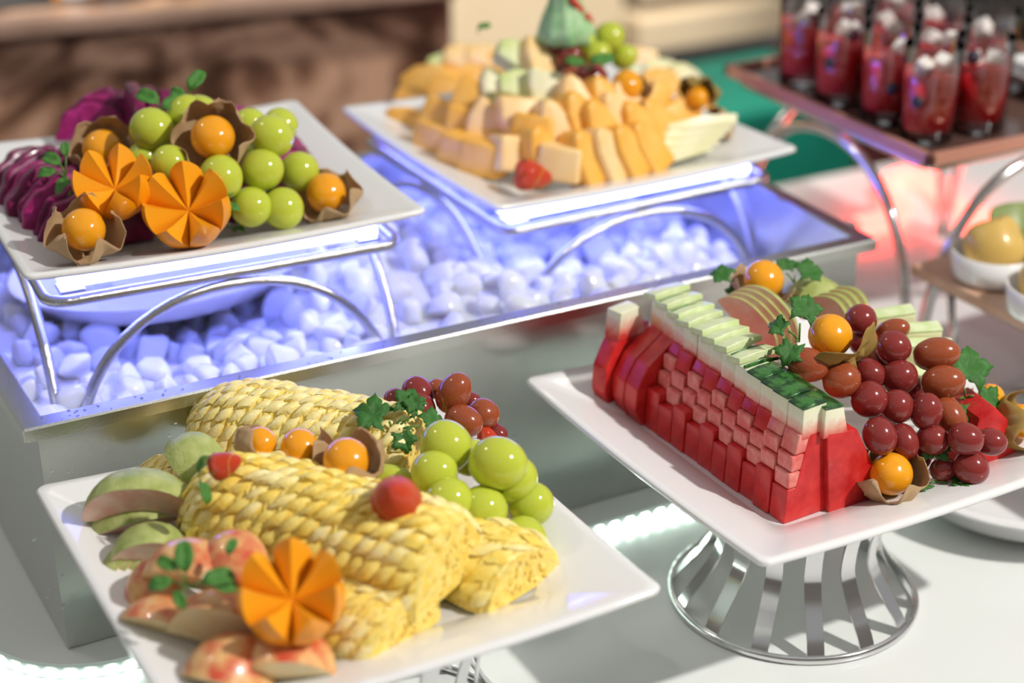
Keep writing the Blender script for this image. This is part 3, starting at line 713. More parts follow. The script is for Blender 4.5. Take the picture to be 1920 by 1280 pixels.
sprig(376, 900, 36, WP+.060, 'dark narrow leaf hanging beside the seeded strawberry', [(0, 5, .95, -80, (.75, .2, .6)), (-2, -14, .8, 60, (-.7, .3, .6))], 'mint', 'leaf')
# apple slices
AG = 'red apple slices'
lune('apple_slice', 'long flat apple slice at the far left of the plate front', 'apple', at(318, 1160, WP+.014), cv(.05, .93, .25), cv(.86, -.42, .2), .058, .022, R(85), 'apple_skin', 'apple_flesh', AG)
lune('apple_slice', 'apple slice with cream cut side below the mint', 'apple', at(418, 1155, WP+.022), cv(.2, .95, -.08), cv(.94, -.3, 0), .050, .026, R(95), 'apple_skin', 'apple_flesh', AG)
lune('apple_slice', 'frontmost apple slice with yellow patch at the plate edge', 'apple', at(428, 1246, WP+.012), cv(-.15, .9, .2), cv(.7, -.6, .3), .046, .030, R(100), 'apple_skin', 'apple_flesh', AG)
lune('apple_slice', 'deep red apple slice under the orange flower', 'apple', at(530, 1234, WP+.012), cv(-.3, .9, .05), cv(.85, .25, .3), .048, .030, R(100), 'apple_skin', 'apple_flesh', AG)
lune('apple_slice', 'upright apple slice between pineapple and orange flower', 'apple', at(446, 1058, WP+.034), cv(.1, .5, .8), cv(.35, -.9, .1), .046, .020, R(100), 'apple_skin', 'apple_flesh', AG)
lune('apple_slice', 'rounded apple slice behind the mint leaves', 'apple', at(360, 1056, WP+.030), cv(.1, .9, .1), cv(.85, -.4, .1), .050, .026, R(120), 'apple_skin', 'apple_flesh', AG)
lune('apple_slice', 'pale orange apple slice left of the mint leaves', 'apple', at(292, 1098, WP+.016), cv(-.4, .6, .7), cv(.6, .75, 0), .042, .022, R(110), 'apple_skin', 'apple_flesh', AG)
sprig(352, 1085, 44, WP+.050, 'mint sprig on the apple slices at the plate left', [(-5, -14, 1.1, 95, (0, .3, .9)), (28, 4, 1.15, 10, (.1, .6, .7)), (-30, 4, .9, 200, (-.2, .5, .8)), (-22, -18, .8, 150, (-.1, .4, .9)), (48, 10, .9, -10, (.3, .5, .8)), (-24, 24, .7, -60, (0, .3, .9))], 'mint')
sprig(428, 1038, 26, WP+.052, 'single small mint leaf on the upright apple slice', [(0, 0, 1., 70, (0, .4, .9))], 'mint')
orange_flower(546, 1112, 98, WP+.046, (.02, .62, .78), 'large star cut orange flower at the front of the pineapple plate', 7, 1, 20)

# ================================================================ WATERMELON PLATE
WW = PW['well']; NS = 12; T = .0140
skin_top = None
for i in range(NS):
    rnd = random.Random(i); y = .708+T*(i+.5); sl = .13+.022*i; xb = .5555-.0005*i; odd = i % 2
    t = thing('watermelon_slice', ORD[i]+' watermelon slice from the near end of the carved row', 'watermelon', (xb+rnd.uniform(-.0008, .0008), y, WW), (0, 0, R(1.2+rnd.uniform(-2, 4))), 'carved watermelon slices')
    zw = .0215 if not odd else .027; c1, c2 = zw+.0105, zw+.021; zf = .054
    body = [(0, 0), (.001, zw), (sl*zw+.0045, zw), (sl*zf+.0075, zf), (.031+.2*sl*.05, zf), (.031, 0)]
    if i >= 10: body = [(-.002, 0), (-.007, .012), (-.006, .026), (.002, .04), (sl*zf+.002, zf), (.031, zf), (.031, 0)]
    obj('flesh', prism_me('flesh', body, T*.95, .0008), M['wm_flesh'], t)
    if i < 10:
        for k, (za, zb) in enumerate(((zw, c1), (c1, c2))):
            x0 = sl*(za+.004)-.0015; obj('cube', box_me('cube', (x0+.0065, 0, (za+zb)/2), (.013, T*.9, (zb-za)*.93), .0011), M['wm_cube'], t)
        za, zb = c2, zf+.001; x0 = sl*za-.0008
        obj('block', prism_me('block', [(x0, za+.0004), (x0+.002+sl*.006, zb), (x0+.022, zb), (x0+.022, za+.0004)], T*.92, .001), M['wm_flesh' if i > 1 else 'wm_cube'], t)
    xr = sl*zf+.0018; hr = .0165+.001*rnd.uniform(-1, 1); wr = .0165
    ri = obj('rind', prism_me('rind', [(xr*0, -.003), (0, hr), (wr, hr+.0015), (wr+.003, -.003)], T*.94, .0007), M['wm_rind'], t, (xr, 0, zf))
    if i < 4: obj('green_skin', prism_me('green_skin', [(-.0002, hr-.0003), (-.0001, hr+.0009), (wr*.5, hr+.0022), (wr+.0002, hr+.0022), (wr+.0002, hr+.0005)], T*.95, .0003), M['wm_skin'], t, (xr, 0, zf))
    else:
        obj('shaved_top', prism_me('shaved_top', [(-.0004, hr-.001), (-.0002, hr+.0028), (.013, hr+.0044), (.027, hr+.0042), (.027, hr+.0005)], T*.95, .0006), M['wm_pale'], t, (xr, .0045, zf+.0005), (R(-13), 0, 0))
        obj('green_skin', prism_me('green_skin', [(-.0002, hr-.0004), (0, hr+.0012), (.012, hr+.0027), (.024, hr+.0016), (.024, hr-.0002)], .0016, .0003), M['wm_skin'], t, (xr, -T*.46, zf+.0012), (R(-13), 0, 0))
t = thing('watermelon_slice', 'rounded watermelon end slice standing apart at the far left end', 'watermelon', (.549, .884, WW), (0, 0, R(14)), 'carved watermelon slices')
obj('flesh', prism_me('flesh', [(-.008, 0), (-.013, .014), (-.012, .030), (-.004, .044), (.004, .052), (.026, .052), (.03, 0)], .012, .001), M['wm_flesh'], t)
obj('rind', prism_me('rind', [(0, -.006), (.002, .013), (.02, .013), (.024, -.006)], .0125, .0007), M['wm_rind'], t, (-.002, 0, .052))
for i in range(11):
    y = .706+T*(i+.5); t = thing('watermelon_slice', ORD[i]+' slice from the near end of the second watermelon row, behind the grapes', 'watermelon', (.5868, y, WW), (0, 0, R(1.2)), 'second row of watermelon slices')
    obj('flesh', prism_me('flesh', [(0, 0), (-.006, .053), (.016, .050), (.030, .024), (.036, 0)], T*.95, .0008), M['wm_flesh'], t)
    obj('rind', prism_me('rind', [(.0, -.003), (.0, .0155), (.013, .0145), (.0175, -.003)], T*.94, .0007), M['wm_rind'], t, (-.0085, 0, .053))
    obj('green_skin', prism_me('green_skin', [(0, .0152), (0, .0166), (.0131, .0157), (.0131, .0143)], T*.95, .0003), M['wm_skin' if i < 4 else 'wm_pale'], t, (-.0085, 0, .053))
gw = 'red grapes on the watermelon plate'
def wz(py): return .182-(py-600)*.000215
for a in [(1614, 600, 27, 28, 0, 'top red grape of the bunch, right of the pink guava', 60, 'red_grape'),
          (1672, 621, 31, 21, -.004, 'red grape lying sideways at the back of the bunch', 20, 'red_grape_light'),
          (1619, 640, 27, 25, -.006, 'red grape between the top grape and the physalis husk', 0, 'red_grape'),
          (1674, 651, 31, 30, .006, 'round red grape in the upper middle of the bunch', -20, 'red_grape'),
          (1754, 664, 41, 29, .004, 'big reddish brown oval grape at the upper right', 8, 'red_grape_light'),
          (1766, 717, 39, 30, .004, 'amber red oval grape under the big one at right', 10, 'red_grape_light'),
          (1514, 684, 36, 30, .014, 'leftmost red grape resting on the watermelon rinds', -12, 'red_grape_light'),
          (1576, 712, 34, 32, .012, 'brownish red grape second from left on the rinds', 10, 'red_grape_light'),
          (1628, 700, 31, 26, .004, 'dark purple grape right of the brownish one', -30, 'red_grape'),
          (1629, 748, 32, 32, .010, 'dark plum coloured grape in the left middle of the bunch', -40, 'red_grape'),
          (1685, 707, 32, 30, .004, 'dark purple grape at the centre of the bunch', 20, 'red_grape'),
          (1640, 672, 27, 26, -.002, 'amber yellow tinged grape under the physalis husk', 10, 'red_grape_light'),
          (1681, 762, 29, 30, .008, 'wine red grape in the very middle of the bunch', 50, 'red_grape'),
          (1737, 772, 33, 28, .008, 'upright wine red grape right of the middle one', 85, 'red_grape'),
          (1780, 778, 37, 26, .002, 'slanting red grape behind the upright one at right', -60, 'red_grape_light'),
          (1649, 816, 34, 29, .012, 'purple grape next to the white rind corner, lower left', -70, 'red_grape'),
          (1694, 826, 33, 25, .006, 'narrow purple grape above the lower physalis', -70, 'red_grape'),
          (1747, 823, 29, 27, .004, 'nearly black grape in the lower middle of the bunch', -30, 'red_grape'),
          (1809, 822, 32, 28, .008, 'round red grape at the lower right of the bunch', -20, 'red_grape'),
          (1857, 828, 28, 24, .002, 'rightmost purple grape of the bunch', -10, 'red_grape'),
          (1820, 875, 32, 29, .002, 'lowest red grape resting near the plate rim', -40, 'red_grape'),
          (1768, 880, 24, 21, -.002, 'small dark grape behind the parsley at the plate front', 20, 'red_grape'),
          (1718, 858, 26, 24, -.006, 'dark grape hidden above the lower parsley leaf', 20, 'red_grape'),
          (1720, 735, 26, 26, -.012, 'shaded grape deep in the gap of the bunch', 0, 'red_grape'),
          (1655, 780, 26, 26, -.008, 'shaded grape under the plum coloured one', 0, 'red_grape')]:
    grape(a[0], a[1], a[2], a[3], wz(a[1])+a[4], a[7], a[5], gw, a[6], scar=a[0] in (1754, 1685))
pg = 'physalis on the watermelon plate'
physalis(1557, 629, 42, wz(629)+.014, (-.55, .78, -.30), 'physalis with olive husk curling right, left of the top grapes', pg, 60, .5, 3, 3, 'husk_olive', 'physalis', .12)
physalis(1671, 888, 41, WW+.018, (-.05, .62, .75), 'physalis in open papery husk at the plate front edge', pg, 112, .34, 5, 7, 'husk', 'physalis', .08)
physalis(1432, 524, 38, WW+.078, (.2, .8, .35), 'topmost physalis perched on the guava slices', pg, 85, .25, 5, 9, 'husk', 'physalis', .1)
physalis(1858, 745, 26, WW+.030, (.5, .6, .5), 'small half hidden physalis behind the right olive husk', pg, 60, .2, 4, 11, 'husk_olive', 'physalis', .1)
physalis(1914, 790, 33, WW+.022, (.9, .2, .4), 'rightmost physalis with folded olive husk at the frame edge', pg, 105, .5, 4, 13, 'husk_olive', 'physalis', .2)
sprig(1500, 622, 46, wz(622)+.018, 'parsley sprig left of the watermelon physalis', [(0, -16, 1.0, 70, (.1, .3, .9)), (-8, 18, .9, 250, (-.2, .4, .9)), (-22, -2, .7, 150, (-.3, .5, .8))])
sprig(1490, 516, 34, WW+.080, 'dark parsley leaf right of the topmost physalis', [(0, 0, 1.3, 15, (.1, .7, .7)), (-16, -4, .8, 90, (0, .5, .8))])
sprig(1376, 522, 30, WW+.076, 'dark parsley leaf left of the topmost physalis', [(0, 0, 1.2, 160, (-.1, .7, .7)), (6, 14, .8, 250, (-.1, .4, .9))])
sprig(1812, 728, 52, wz(728)-.004, 'large parsley leaf right of the amber grape', [(-4, 0, 1.25, 75, (.3, .3, .9)), (14, 14, .9, -20, (.4, .4, .8)), (-14, 20, .9, 240, (.1, .3, .9))])
sprig(1757, 888, 44, WW+.012, 'parsley leaf at the plate front beside the open physalis', [(-6, -18, 1.1, 85, (.1, .4, .9)), (20, 18, .9, -25, (0, .9, .4)), (-14, 18, .8, 230, (0, .8, .5))])
t = thing('watermelon_wedge', 'plain red watermelon wedge behind the lower right grapes', 'watermelon', at(1836, 850, WW), (0, 0, R(-8)))
sharp(obj('flesh', prism_me('flesh', [(-.022, 0), (.018, 0), (.010, .026), (-.004, .040), (-.014, .034)], .030, .002), M['wm_flesh'], t))
for k in range(4):
    p = at(1414+13*k, 606-7*k, WW+.060+.002*k); lune('guava_slice', ORD[k]+' pink guava slice from the left, leaning under the topmost physalis', 'guava', p, cv(.70, .62, .25), cv(.70, -.70, .1), .052, .017, R(40), 'guava_skin', 'guava_flesh', 'guava slices on the watermelon plate')
lune('guava_wedge', 'green guava wedge behind the leaning guava slices', 'guava', at(1528, 556, WW+.060), cv(.1, .75, .6), cv(.6, -.75, .1), .046, .024, R(120), 'guava_skin', 'guava_flesh', 'guava slices on the watermelon plate')
for k in range(4): lune('guava_slice', ORD[k]+' ridged guava slice from the left, behind the top red grape', 'guava', at(1548+13*k, 578-6*k, WW+.060), cv(.2, .95, -.2), cv(.85, .1, .5), .032, .016, R(70), 'guava_skin', 'guava_pale', 'ridged guava slices')
for k, (px, py) in enumerate(((1652, 612), (1700, 640), (1722, 668), (1700, 720))):
    t = thing('honeydew_slice', ['pale green melon slice behind the top red grape', 'pale green melon slice behind the sideways grape', 'pale green melon slice left of the big oval grape', 'pale green melon slice in the gap below the big oval grape'][k], 'melon', at(px, py, wz(py)-.020), (R(10), R(-8+5*k), R(-20)), 'pale melon slices behind the grapes')
    obj('flesh', prism_me('flesh', [(-.020, -.012), (.020, -.012), (.021, .008), (-.018, .010)], .010, .001), M['honeydew'], t); obj('rind', prism_me('rind', [(-.019, .010), (.021, .0082), (.021, .0102), (-.018, .012)], .010, .0005), M['wm_pale'], t)

# ================================================================ DRAGON FRUIT PLATE
WD = PD['well']
def dslice_me(seed, r):
    out = []; n = 26
    for i in range(n+1):
        a = PI*i/n; k = r*(1+.035*math.sin(9*a+seed)+.02*math.sin(17*a)); out.append((-k*math.cos(a), k*math.sin(a)*.98))
    return prism_me('dragon_slice', out, 1., 0)
def dslice(label, p, rz, lean, r, th, m, seed, group):
    t = thing('dragon_fruit_slice', label, 'dragon fruit', p, Euler((lean, 0, rz)), group)
    out = []; n = 28
    for i in range(n+1):
        a = PI*i/n; k = r*(1+.03*math.sin(9*a+seed)+.02*math.sin(16*a)); out.append((-k*math.cos(a), k*math.sin(a)))
    obj('flesh', prism_me('flesh', out, th, th*.3), M[m], t)
    rnd = random.Random(seed); bm = bmesh.new()
    for q in range(22):
        a = rnd.uniform(.3, 2.8); k = r*rnd.uniform(.2, .9)
        bmesh.ops.create_icosphere(bm, subdivisions=1, radius=.0006, matrix=Matrix.Translation((-k*math.cos(a), -th/2, k*math.sin(a))))
    tag(obj('seeds', me_from(bm, 'seeds'), M['seed'], t), kind='stuff'); return t
g = 'magenta dragon fruit slices'
for k in range(9):
    y = 1.058+.0130*k; dslice(ORD[k]+' dragon fruit slice from the front in the left stack', (.272-.0010*k+.003*(k % 2), y, WD+.001), R(-10+3*k), R(-8-2*k), .036+.004*math.sin(k*.45), .0105, 'dragon_light' if k in (2, 5) else 'dragon', k, g)
for k in range(6):
    q_ = at(178+4*k, 262, WD+.016+.002*k); dslice(ORD[k]+' dragon fruit slice from the front in the dome behind the left physalis', q_+Vector((.003*k, .0085*k, 0)), R(-24+3*k), R(-14), .0275-.0012*abs(k-1), .009, 'dragon_light' if k in (0, 2) else 'dragon', 20+k, g)
for k in range(8):
    dslice(ORD[k]+' dragon fruit slice from the left in the back row behind the grapes', (.338+.0095*k, 1.182-.004*k, WD+.012), R(80), R(5), .049-.0025*k, .009, 'dragon_light' if k > 3 else 'dragon', 40+k, g)
for k in range(6):
    dslice(ORD[k]+' dragon fruit slice from the back in the right row beside the grapes', (.413+.001*k, 1.135-.012*k, WD+.001), R(8), R(12),   .034-.0024*k, .010, 'dragon_light' if k % 2 else 'dragon', 60+k, g)
for k in range(9):
    dslice(ORD[k]+' dark dragon fruit slice from the left in the front row under the oranges', (.292+.011*k, 1.080-.001*k, WD+.001), R(84-2*k), R(0), .020, .0105, 'dragon', 80+k, g)
gd = 'green grapes on the dragon fruit plate'
for a in [(284, 242, 41, 38, .064, 'large green grape at the upper left beside the left husk', -15),
          (350, 216, 36, 36, .068, 'left of the two joined green grapes behind the centre husk', 60),
          (374, 213, 38, 33, .068, 'right of the two joined green grapes behind the centre husk', -20),
          (318, 306, 34, 33, .050, 'green grape behind the tips of both orange flowers', 0),
          (268, 296, 30, 28, .046, 'green grape half hidden behind the left orange flower', 0),
          (414, 331, 41, 38, .044, 'green grape directly under the centre physalis', -60),
          (490, 319, 39, 38, .040, 'round green grape in the middle of the right cluster', 20),
          (560, 322, 36, 35, .028, 'rightmost green grape above the right physalis', 30),
          (508, 255, 40, 38, .058, 'shiny green grape at the upper right of the cluster', -20),
          (526, 232, 32, 28, .054, 'green grape behind the shiny upper right one', -30),
          (466, 235, 32, 30, .054, 'green grape right of the centre husk at the back', 30),
          (470, 388, 37, 36, .022, 'green grape in the bottom row left of the front one', 0),
          (530, 390, 38, 37, .018, 'frontmost green grape on the white plate rim', -60),
          (462, 293, 28, 30, .036, 'shaded green grape in the gap right of the centre husk', 0),
          (330, 272, 30, 30, .048, 'shaded green grape under the large upper left one', 0)]:
    grape(a[0], a[1], a[2]*1.03, a[3]*1.03, WD+a[4], 'green_grape', a[5], gd, a[6], scar=(a[0] == 530))
pd_ = 'physalis on the dragon fruit plate'
physalis(192, 280, 38, WD+.046, (.05, .35, .9), 'physalis in open husk above the left orange flower', pd_, 118, .40, 5, 1, 'husk', 'physalis_deep', .25)
physalis(399, 257, 42, WD+.064, (.05, .15, .95), 'physalis cupped in its husk at the centre of the grapes', pd_, 112, .40, 6, 4, 'husk', 'physalis', .22)
physalis(157, 430, 41, WD+.030, (.12, .55, .8), 'physalis with ragged husk at the front left plate corner', pd_, 108, .45, 5, 6, 'husk', 'physalis_deep', .2, jag=26)
physalis(611, 361, 38, WD+.018, (-.2, .65, .7), 'physalis in a low husk at the right plate rim', pd_, 100, .35, 6, 10, 'husk', 'physalis', .15)
orange_flower(212, 342, 72, WD+.048, (-.02, .62, .76), 'upper left star cut orange flower on the dragon fruit plate', 7, 2, 8)
orange_flower(350, 386, 79, WD+.036, (.0, .38, .92), 'right star cut orange flower beside the green grapes', 7, 3, 20)
sprig(356, 168, 29, WD+.084, 'mint leaf standing at the very top of the dragon fruit heap', [(0, 0, 1.3, 60, (0, .4, .9)), (-10, 10, .9, 160, (-.2, .4, .9))], 'mint')
sprig(296, 192, 34, WD+.078, 'dark mint leaves left of the heap top', [(0, 0, 1.2, 150, (-.1, .5, .8)), (8, 10, 1.0, 30, (.1, .4, .9))], 'mint', 'leaf')
sprig(122, 318, 38, WD+.044, 'mint sprig between dragon fruit and the left husk', [(-10, -12, .9, 150, (-.2, .5, .8)), (-2, 16, 1.1, -80, (-.1, .3, .9)), (-18, 4, .8, 190, (-.2, .5, .8)), (2, -26, .6, 100, (0, .3, .9))], 'mint')
sprig(420, 372, 28, WD+.034, 'small mint leaf between the right orange and a grape', [(0, 0, 1.0, 60, (.1, .4, .9)), (4, 12, .8, -30, (.1, .5, .8))], 'mint')
sprig(440, 422, 30, WD+.010, 'mint sprig lying on the plate rim below the grapes', [(-22, -4, .9, 140, (0, .7, .7)), (14, 2, 1.0, 5, (.1, .8, .6)), (-4, 6, .7, -50, (0, .8, .5))], 'mint')

# ================================================================ CANTALOUPE PLATE
WMz = PMel['well']; mc = PMel['c']
def cone(x, y):
    r = math.hypot(x-mc.x, y-mc.y); return WMz+.078*max(0, 1-r/.118)
def chunk_me(kind):
    if kind == 'wedge': o = [(-.013, .011), (.013, .012), (.011, -.004), (.004, -.014), (-.005, -.013), (-.011, -.002)]; th = .017
    elif kind == 'slab': o = [(-.018, .006), (-.006, .012), (.008, .011), (.019, .003), (.017, -.006), (.0, -.010), (-.017, -.007)]; th = .015
    elif kind == 'tall': o = [(-.010, -.017), (.010, -.017), (.0095, .0), (.006, .012), (.001, .018), (-.005, .015), (-.009, .005)]; th = .017
    else: o = [(-.013, -.010), (.013, -.010), (.012, .010), (-.012, .011)]; th = .018
    return prism_me('melon_chunk', o, th, .0026, 2)
CH = {(k, m): chunk_me(k) for k in ('wedge', 'slab', 'tall', 'cube') for m in ('melon', 'melon_pale', 'honeydew', 'honeydew_green')}
END = {}
def chunk(px, py, kind, m, roll, yaw, lean, label, size=1., dz=0., name='cantaloupe_chunk', cat='melon'):
    p = surf(px, py, cone) + Vector((0, 0, dz)); o = obj(name, CH[(kind, m)], M[m], None, p, Euler((R(-lean), R(roll), -YAW+R(yaw)), 'XYZ'), (size,)*3)
    return tag(o, label, cat, 'cantaloupe chunks' if 'cant' in name else 'honeydew pieces')
rows = {'bottom row': [(772, 243, 'slab', 'melon', 20, -30, 20), (820, 262, 'cube', 'melon', 0, -40, 10), (868, 285, 'cube', 'melon', 5, -35, 8), (908, 296, 'cube', 'melon', 0, -30, 10), (960, 288, 'cube', 'melon_pale', 10, 30, 15), (1008, 290, 'tall', 'melon', -10, 40, 15), (1050, 305, 'cube', 'melon_pale', 5, -10, 10), (1092, 296, 'tall', 'melon', -15, 45, 20), (1132, 290, 'tall', 'melon_pale', -18, 50, 20), (1170, 284, 'tall', 'melon', -20, 50, 22), (1206, 276, 'tall', 'melon', -22, 52, 24)],
        'second row': [(788, 205, 'slab', 'melon', 20, -25, 30), (832, 222, 'cube', 'melon', 10, -35, 25), (872, 240, 'wedge', 'melon', 15, -20, 20), (910, 232, 'wedge', 'melon_pale', 40, -15, 25), (968, 222, 'wedge', 'melon_pale', 10, 10, 30), (1004, 250, 'cube', 'melon', 0, -20, 20), (1036, 240, 'tall', 'melon_pale', -12, 25, 20), (1080, 225, 'tall', 'melon', -12, 40, 22), (1118, 238, 'tall', 'melon', -18, 45, 22), (1150, 222, 'tall', 'melon_pale', -20, 48, 22), (1190, 238, 'tall', 'melon', -22, 50, 24), (1226, 232, 'tall', 'melon', -24, 50, 26), (1262, 226, 'slab', 'melon', -20, 40, 26)],
        'third row': [(802, 158, 'slab', 'melon', -15, -20, 40), (850, 182, 'slab', 'melon', 10, -25, 40), (892, 188, 'cube', 'melon', 15, -20, 35), (1076, 196, 'tall', 'melon_pale', -8, 20, 25), (1130, 196, 'tall', 'melon', -14, 40, 25), (1170, 204, 'tall', 'melon_pale', -20, 45, 25), (1206, 196, 'slab', 'melon', -20, 40, 30), (1240, 190, 'slab', 'melon', -24, 40, 30), (1290, 212, 'slab', 'melon', -10, 40, 35)],
        'upper row': [(855, 142, 'slab', 'melon', -5, -10, 50), (900, 112, 'slab', 'melon', 0, -5, 60), (948, 112, 'slab', 'melon', 5, 5, 60), (880, 84, 'slab', 'melon_pale', 8, 0, 60), (918, 86, 'slab', 'melon_pale', 12, 0, 65), (1006, 118, 'wedge', 'melon_pale', 30, 10, 55), (1195, 84, 'cube', 'melon_pale', 10, 10, 20), (1222, 168, 'slab', 'melon', -16, 30, 40)]}
for nm, L in rows.items():
    for k, a in enumerate(sorted(L)):
        chunk(a[0], a[1], a[2], a[3], a[4], a[5], a[6], ORD[k]+' cantaloupe chunk from the left in the '+nm+' of the pile', 1.28 if a[2] != 'slab' else 1.3)
for k, a in enumerate([(925, 168, 'wedge', 'honeydew', 30, 0, 40, 'cream white honeydew chunk on the left face of the cantaloupe pile'), (978, 166, 'slab', 'honeydew_green', 10, 10, 40, 'yellow green honeydew chunk beside the cream one'), (1018, 166, 'wedge', 'honeydew', 15, 0, 30, 'pointed cream honeydew chunk under the top cantaloupe slab'),
                      (842, 106, 'slab', 'honeydew_green', 0, -10, 50, 'green honeydew chunk at the upper left back of the pile'), (972, 74, 'slab', 'honeydew_green', 25, 0, 50, 'green honeydew slice near the pile top left of the ornament'),
                      (1240, 128, 'slab', 'honeydew', 10, 20, 40, 'pale honeydew chunk at the back right of the pile'), (1282, 152, 'slab', 'honeydew', 30, 20, 40, 'pale honeydew chunk left of the back physalis'), (1205, 118, 'slab', 'honeydew_green', 0, 20, 40, 'greenish honeydew chunk below the single top cantaloupe cube')]):
    chunk(a[0], a[1], a[2], a[3], a[4], a[5], a[6], a[7], 1.08, 0, 'honeydew_chunk')
for k in range(5):
    p = at(1268+10*k, 290-14*k, WMz+.006+.005*k); t = obj('honeydew_slice', prism_me('honeydew_slice', [(-.030, -.004), (.028, -.005), (.030, .003), (.0, .006), (-.028, .004)], .018, .0015), M['honeydew'], None, p, Euler((R(-25), R(-3), R(8-4*k))))
    tag(t, ORD[k]+' pale honeydew slice from the bottom in the fan at the right', 'melon', 'honeydew pieces')
strawberry(990, 328, 37, WMz+.022, (.9, -.1, -.1), 'strawberry with green leaves lying at the front of the cantaloupe plate')
gm = 'grapes on the cantaloupe pile'
for a in [(1142, 70, 29, 28, .078, 'green_grape', 'glossy green grape right of the green ornament'), (1118, 104, 28, 24, .070, 'green_grape', 'green grape under the glossy one on the cantaloupe pile'), (1170, 108, 26, 22, .062, 'green_grape', 'green grape at the right of the cantaloupe top'), (1092, 84, 26, 22, .076, 'green_grape', 'dark green grape at the foot of the ornament'),
          (1072, 152, 25, 24, .058, 'red_grape_light', 'brown red grape at the front of the cantaloupe top'), (1110, 148, 27, 30, .060, 'red_grape', 'dark grape with leaf on top, left of the melon physalis'), (1040, 92, 24, 19, .072, 'red_grape', 'dark red grape left under the ornament'), (1066, 108, 24, 18, .070, 'red_grape', 'dark red grape in front of the ornament foot')]:
    grape(a[0], a[1], a[2], a[3], WMz+a[4], a[5], a[6], gm, 30)
sprig(1108, 118, 34, WMz+.078, 'small dark leaf on the dark grape of the cantaloupe pile', [(0, 0, 1.1, 10, (0, .6, .8)), (-14, 2, .9, 170, (0, .6, .8))], 'mint', 'leaf')
sprig(896, 54, 24, WMz+.090, 'tiny dark leaf above the left of the cantaloupe pile', [(0, 0, .9, 20, (0, .6, .8))], 'mint', 'leaf')
pm_ = 'physalis on the cantaloupe plate'
physalis(1176, 160, 30, WMz+.058, (-.6, .5, .5), 'physalis resting on the front of the cantaloupe pile', pm_, 60, .2, 5, 2, 'husk', 'physalis_deep', .1)
physalis(1308, 182, 22, WMz+.040, (-.2, -.9, .4), 'physalis with curled husk at the right back of the melon pile', pm_, 90, .5, 5, 5, 'husk_olive', 'physalis', .3)
physalis(1338, 238, 22, WMz+.018, (-.8, -.3, .4), 'physalis with husk tail pointing right on the melon plate', pm_, 90, .3, 5, 8, 'husk', 'physalis', .35)
# green icing tree ornament
t = thing('tree_ornament', 'green icing tree ornament with white beads topping the cantaloupe', 'ornament', at(1060, 72, WMz+.080), (0, 0, 0))
pr_ = []
for i in range(13):
    k = i/12; z = .115*k; r = .0135*(1-k)+.0065*max(0, 1-k*5)**.7+.002+.0012*abs(math.sin(k*PI*4)); pr_.append((r, z))
tm = lathe_me('tree_body', [(0, -.004), (.012, -.004)]+pr_+[(0, .117)], 32)
for q in tm.vertices:
    a = math.atan2(q.co.y, q.co.x); r = math.hypot(q.co.x, q.co.y); s_ = 1+.10*math.sin(9*a+q.co.z*80); q.co.x *= s_; q.co.y *= s_
obj('tree_body', tm, M['ornament'], t); bd = ball_me('bead', 10, 8)
for k in range(26):
    z = .006+.1*((k*.618) % 1); r = .0140*(1-z/.117)+.0065*max(0, 1-z/.023)**.7+.0025; a = k*2.4; obj('bead', bd, M['bead_red' if k % 5 == 0 else 'bead_white'], t, (r*math.cos(a), r*math.sin(a), z), (0, 0, 0), (.0029,)*3)
obj('trunk', lathe_me('trunk', [(0, -.03), (.008, -.03), (.008, .0), (0, 0)], 12), M['choc'], t)

# ================================================================ DRINKS RACK (right)
DR = dict(c=Vector((.996, 1.0925, .2)), a=0.)
rack(DR, 'large chrome arched rack holding the tray of red drinks', .0, .122, 'chrome', .186, rad=.0045)
t = thing('drinks_tray', 'dark glossy tray with copper edge carrying the red drinks', 'tray', (DR['c'].x, DR['c'].y, .1905), (0, 0, 0)); TW = .1325
obj('tray_base', box_me('tray_base', (0, 0, .002), (2*TW-.006, 2*TW-.006, .004), .001), M['tray_dark'], t)
for k in range(4):
    a = k*PI/2; obj('copper_edge', box_me('copper_edge', (0, -TW+.003, .004), (2*TW, .006, .0095), .001), M['copper'], t, (0, 0, 0), (0, 0, a))
tumbler = lathe_me('tumbler', [(0, .0006), (.0180, .0006), (.0198, .003), (.0222, .074)], 28)
sc.cycles.transparent_max_bounces = 32
drink = lathe_me('drink', [(0, .0095), (.0186, .0105), (.0204, .052), (0, .0525)], 24)
berry = ball_me('berry', 12, 8); fcube = box_me('fruit_cube', (0, 0, 0), (1, 1, 1), .15)
spots = []
for j in range(4):
    for i in range(2 if j < 1 else 3):
        spots.append((.893+.050*i+(.004 if j % 2 else 0), 1.000+.0535*j, i, j))
cn = ['in the left column', 'in the middle column', 'in the right column']
for x, y, i, j in spots:
    rnd = random.Random(i*7+j); t = thing('drink_glass', ORD[j if i < 2 else j-1]+' tumbler of red drink from the front '+cn[i]+' on the tray', 'glass', (x, y, .1948), (0, 0, rnd.uniform(0, 6)), 'tumblers of red drink')
    dk = obj('drink', drink, M['red_drink'], t); obj('tumbler', tumbler, M['glass'], t)
    for q in range(3):
        a = rnd.uniform(0, 6); obj('berry' if q == 0 else 'fruit_cube', berry if q == 0 else fcube, M['berry' if q == 0 else ('foam' if q == 1 else 'citrus')], dk, (.009*math.cos(a+q*2), .009*math.sin(a+q*2), .055+.004*rnd.random()), (rnd.random(), rnd.random(), 0), ((.0055,)*3 if q == 0 else (.011,)*3))
    a = rnd.uniform(3.4, 5.2); obj('berry', berry, M['berry'], dk, (.0185*math.cos(a), .0185*math.sin(a), .022+.02*rnd.random()), (0, 0, 0), (.005,)*3)
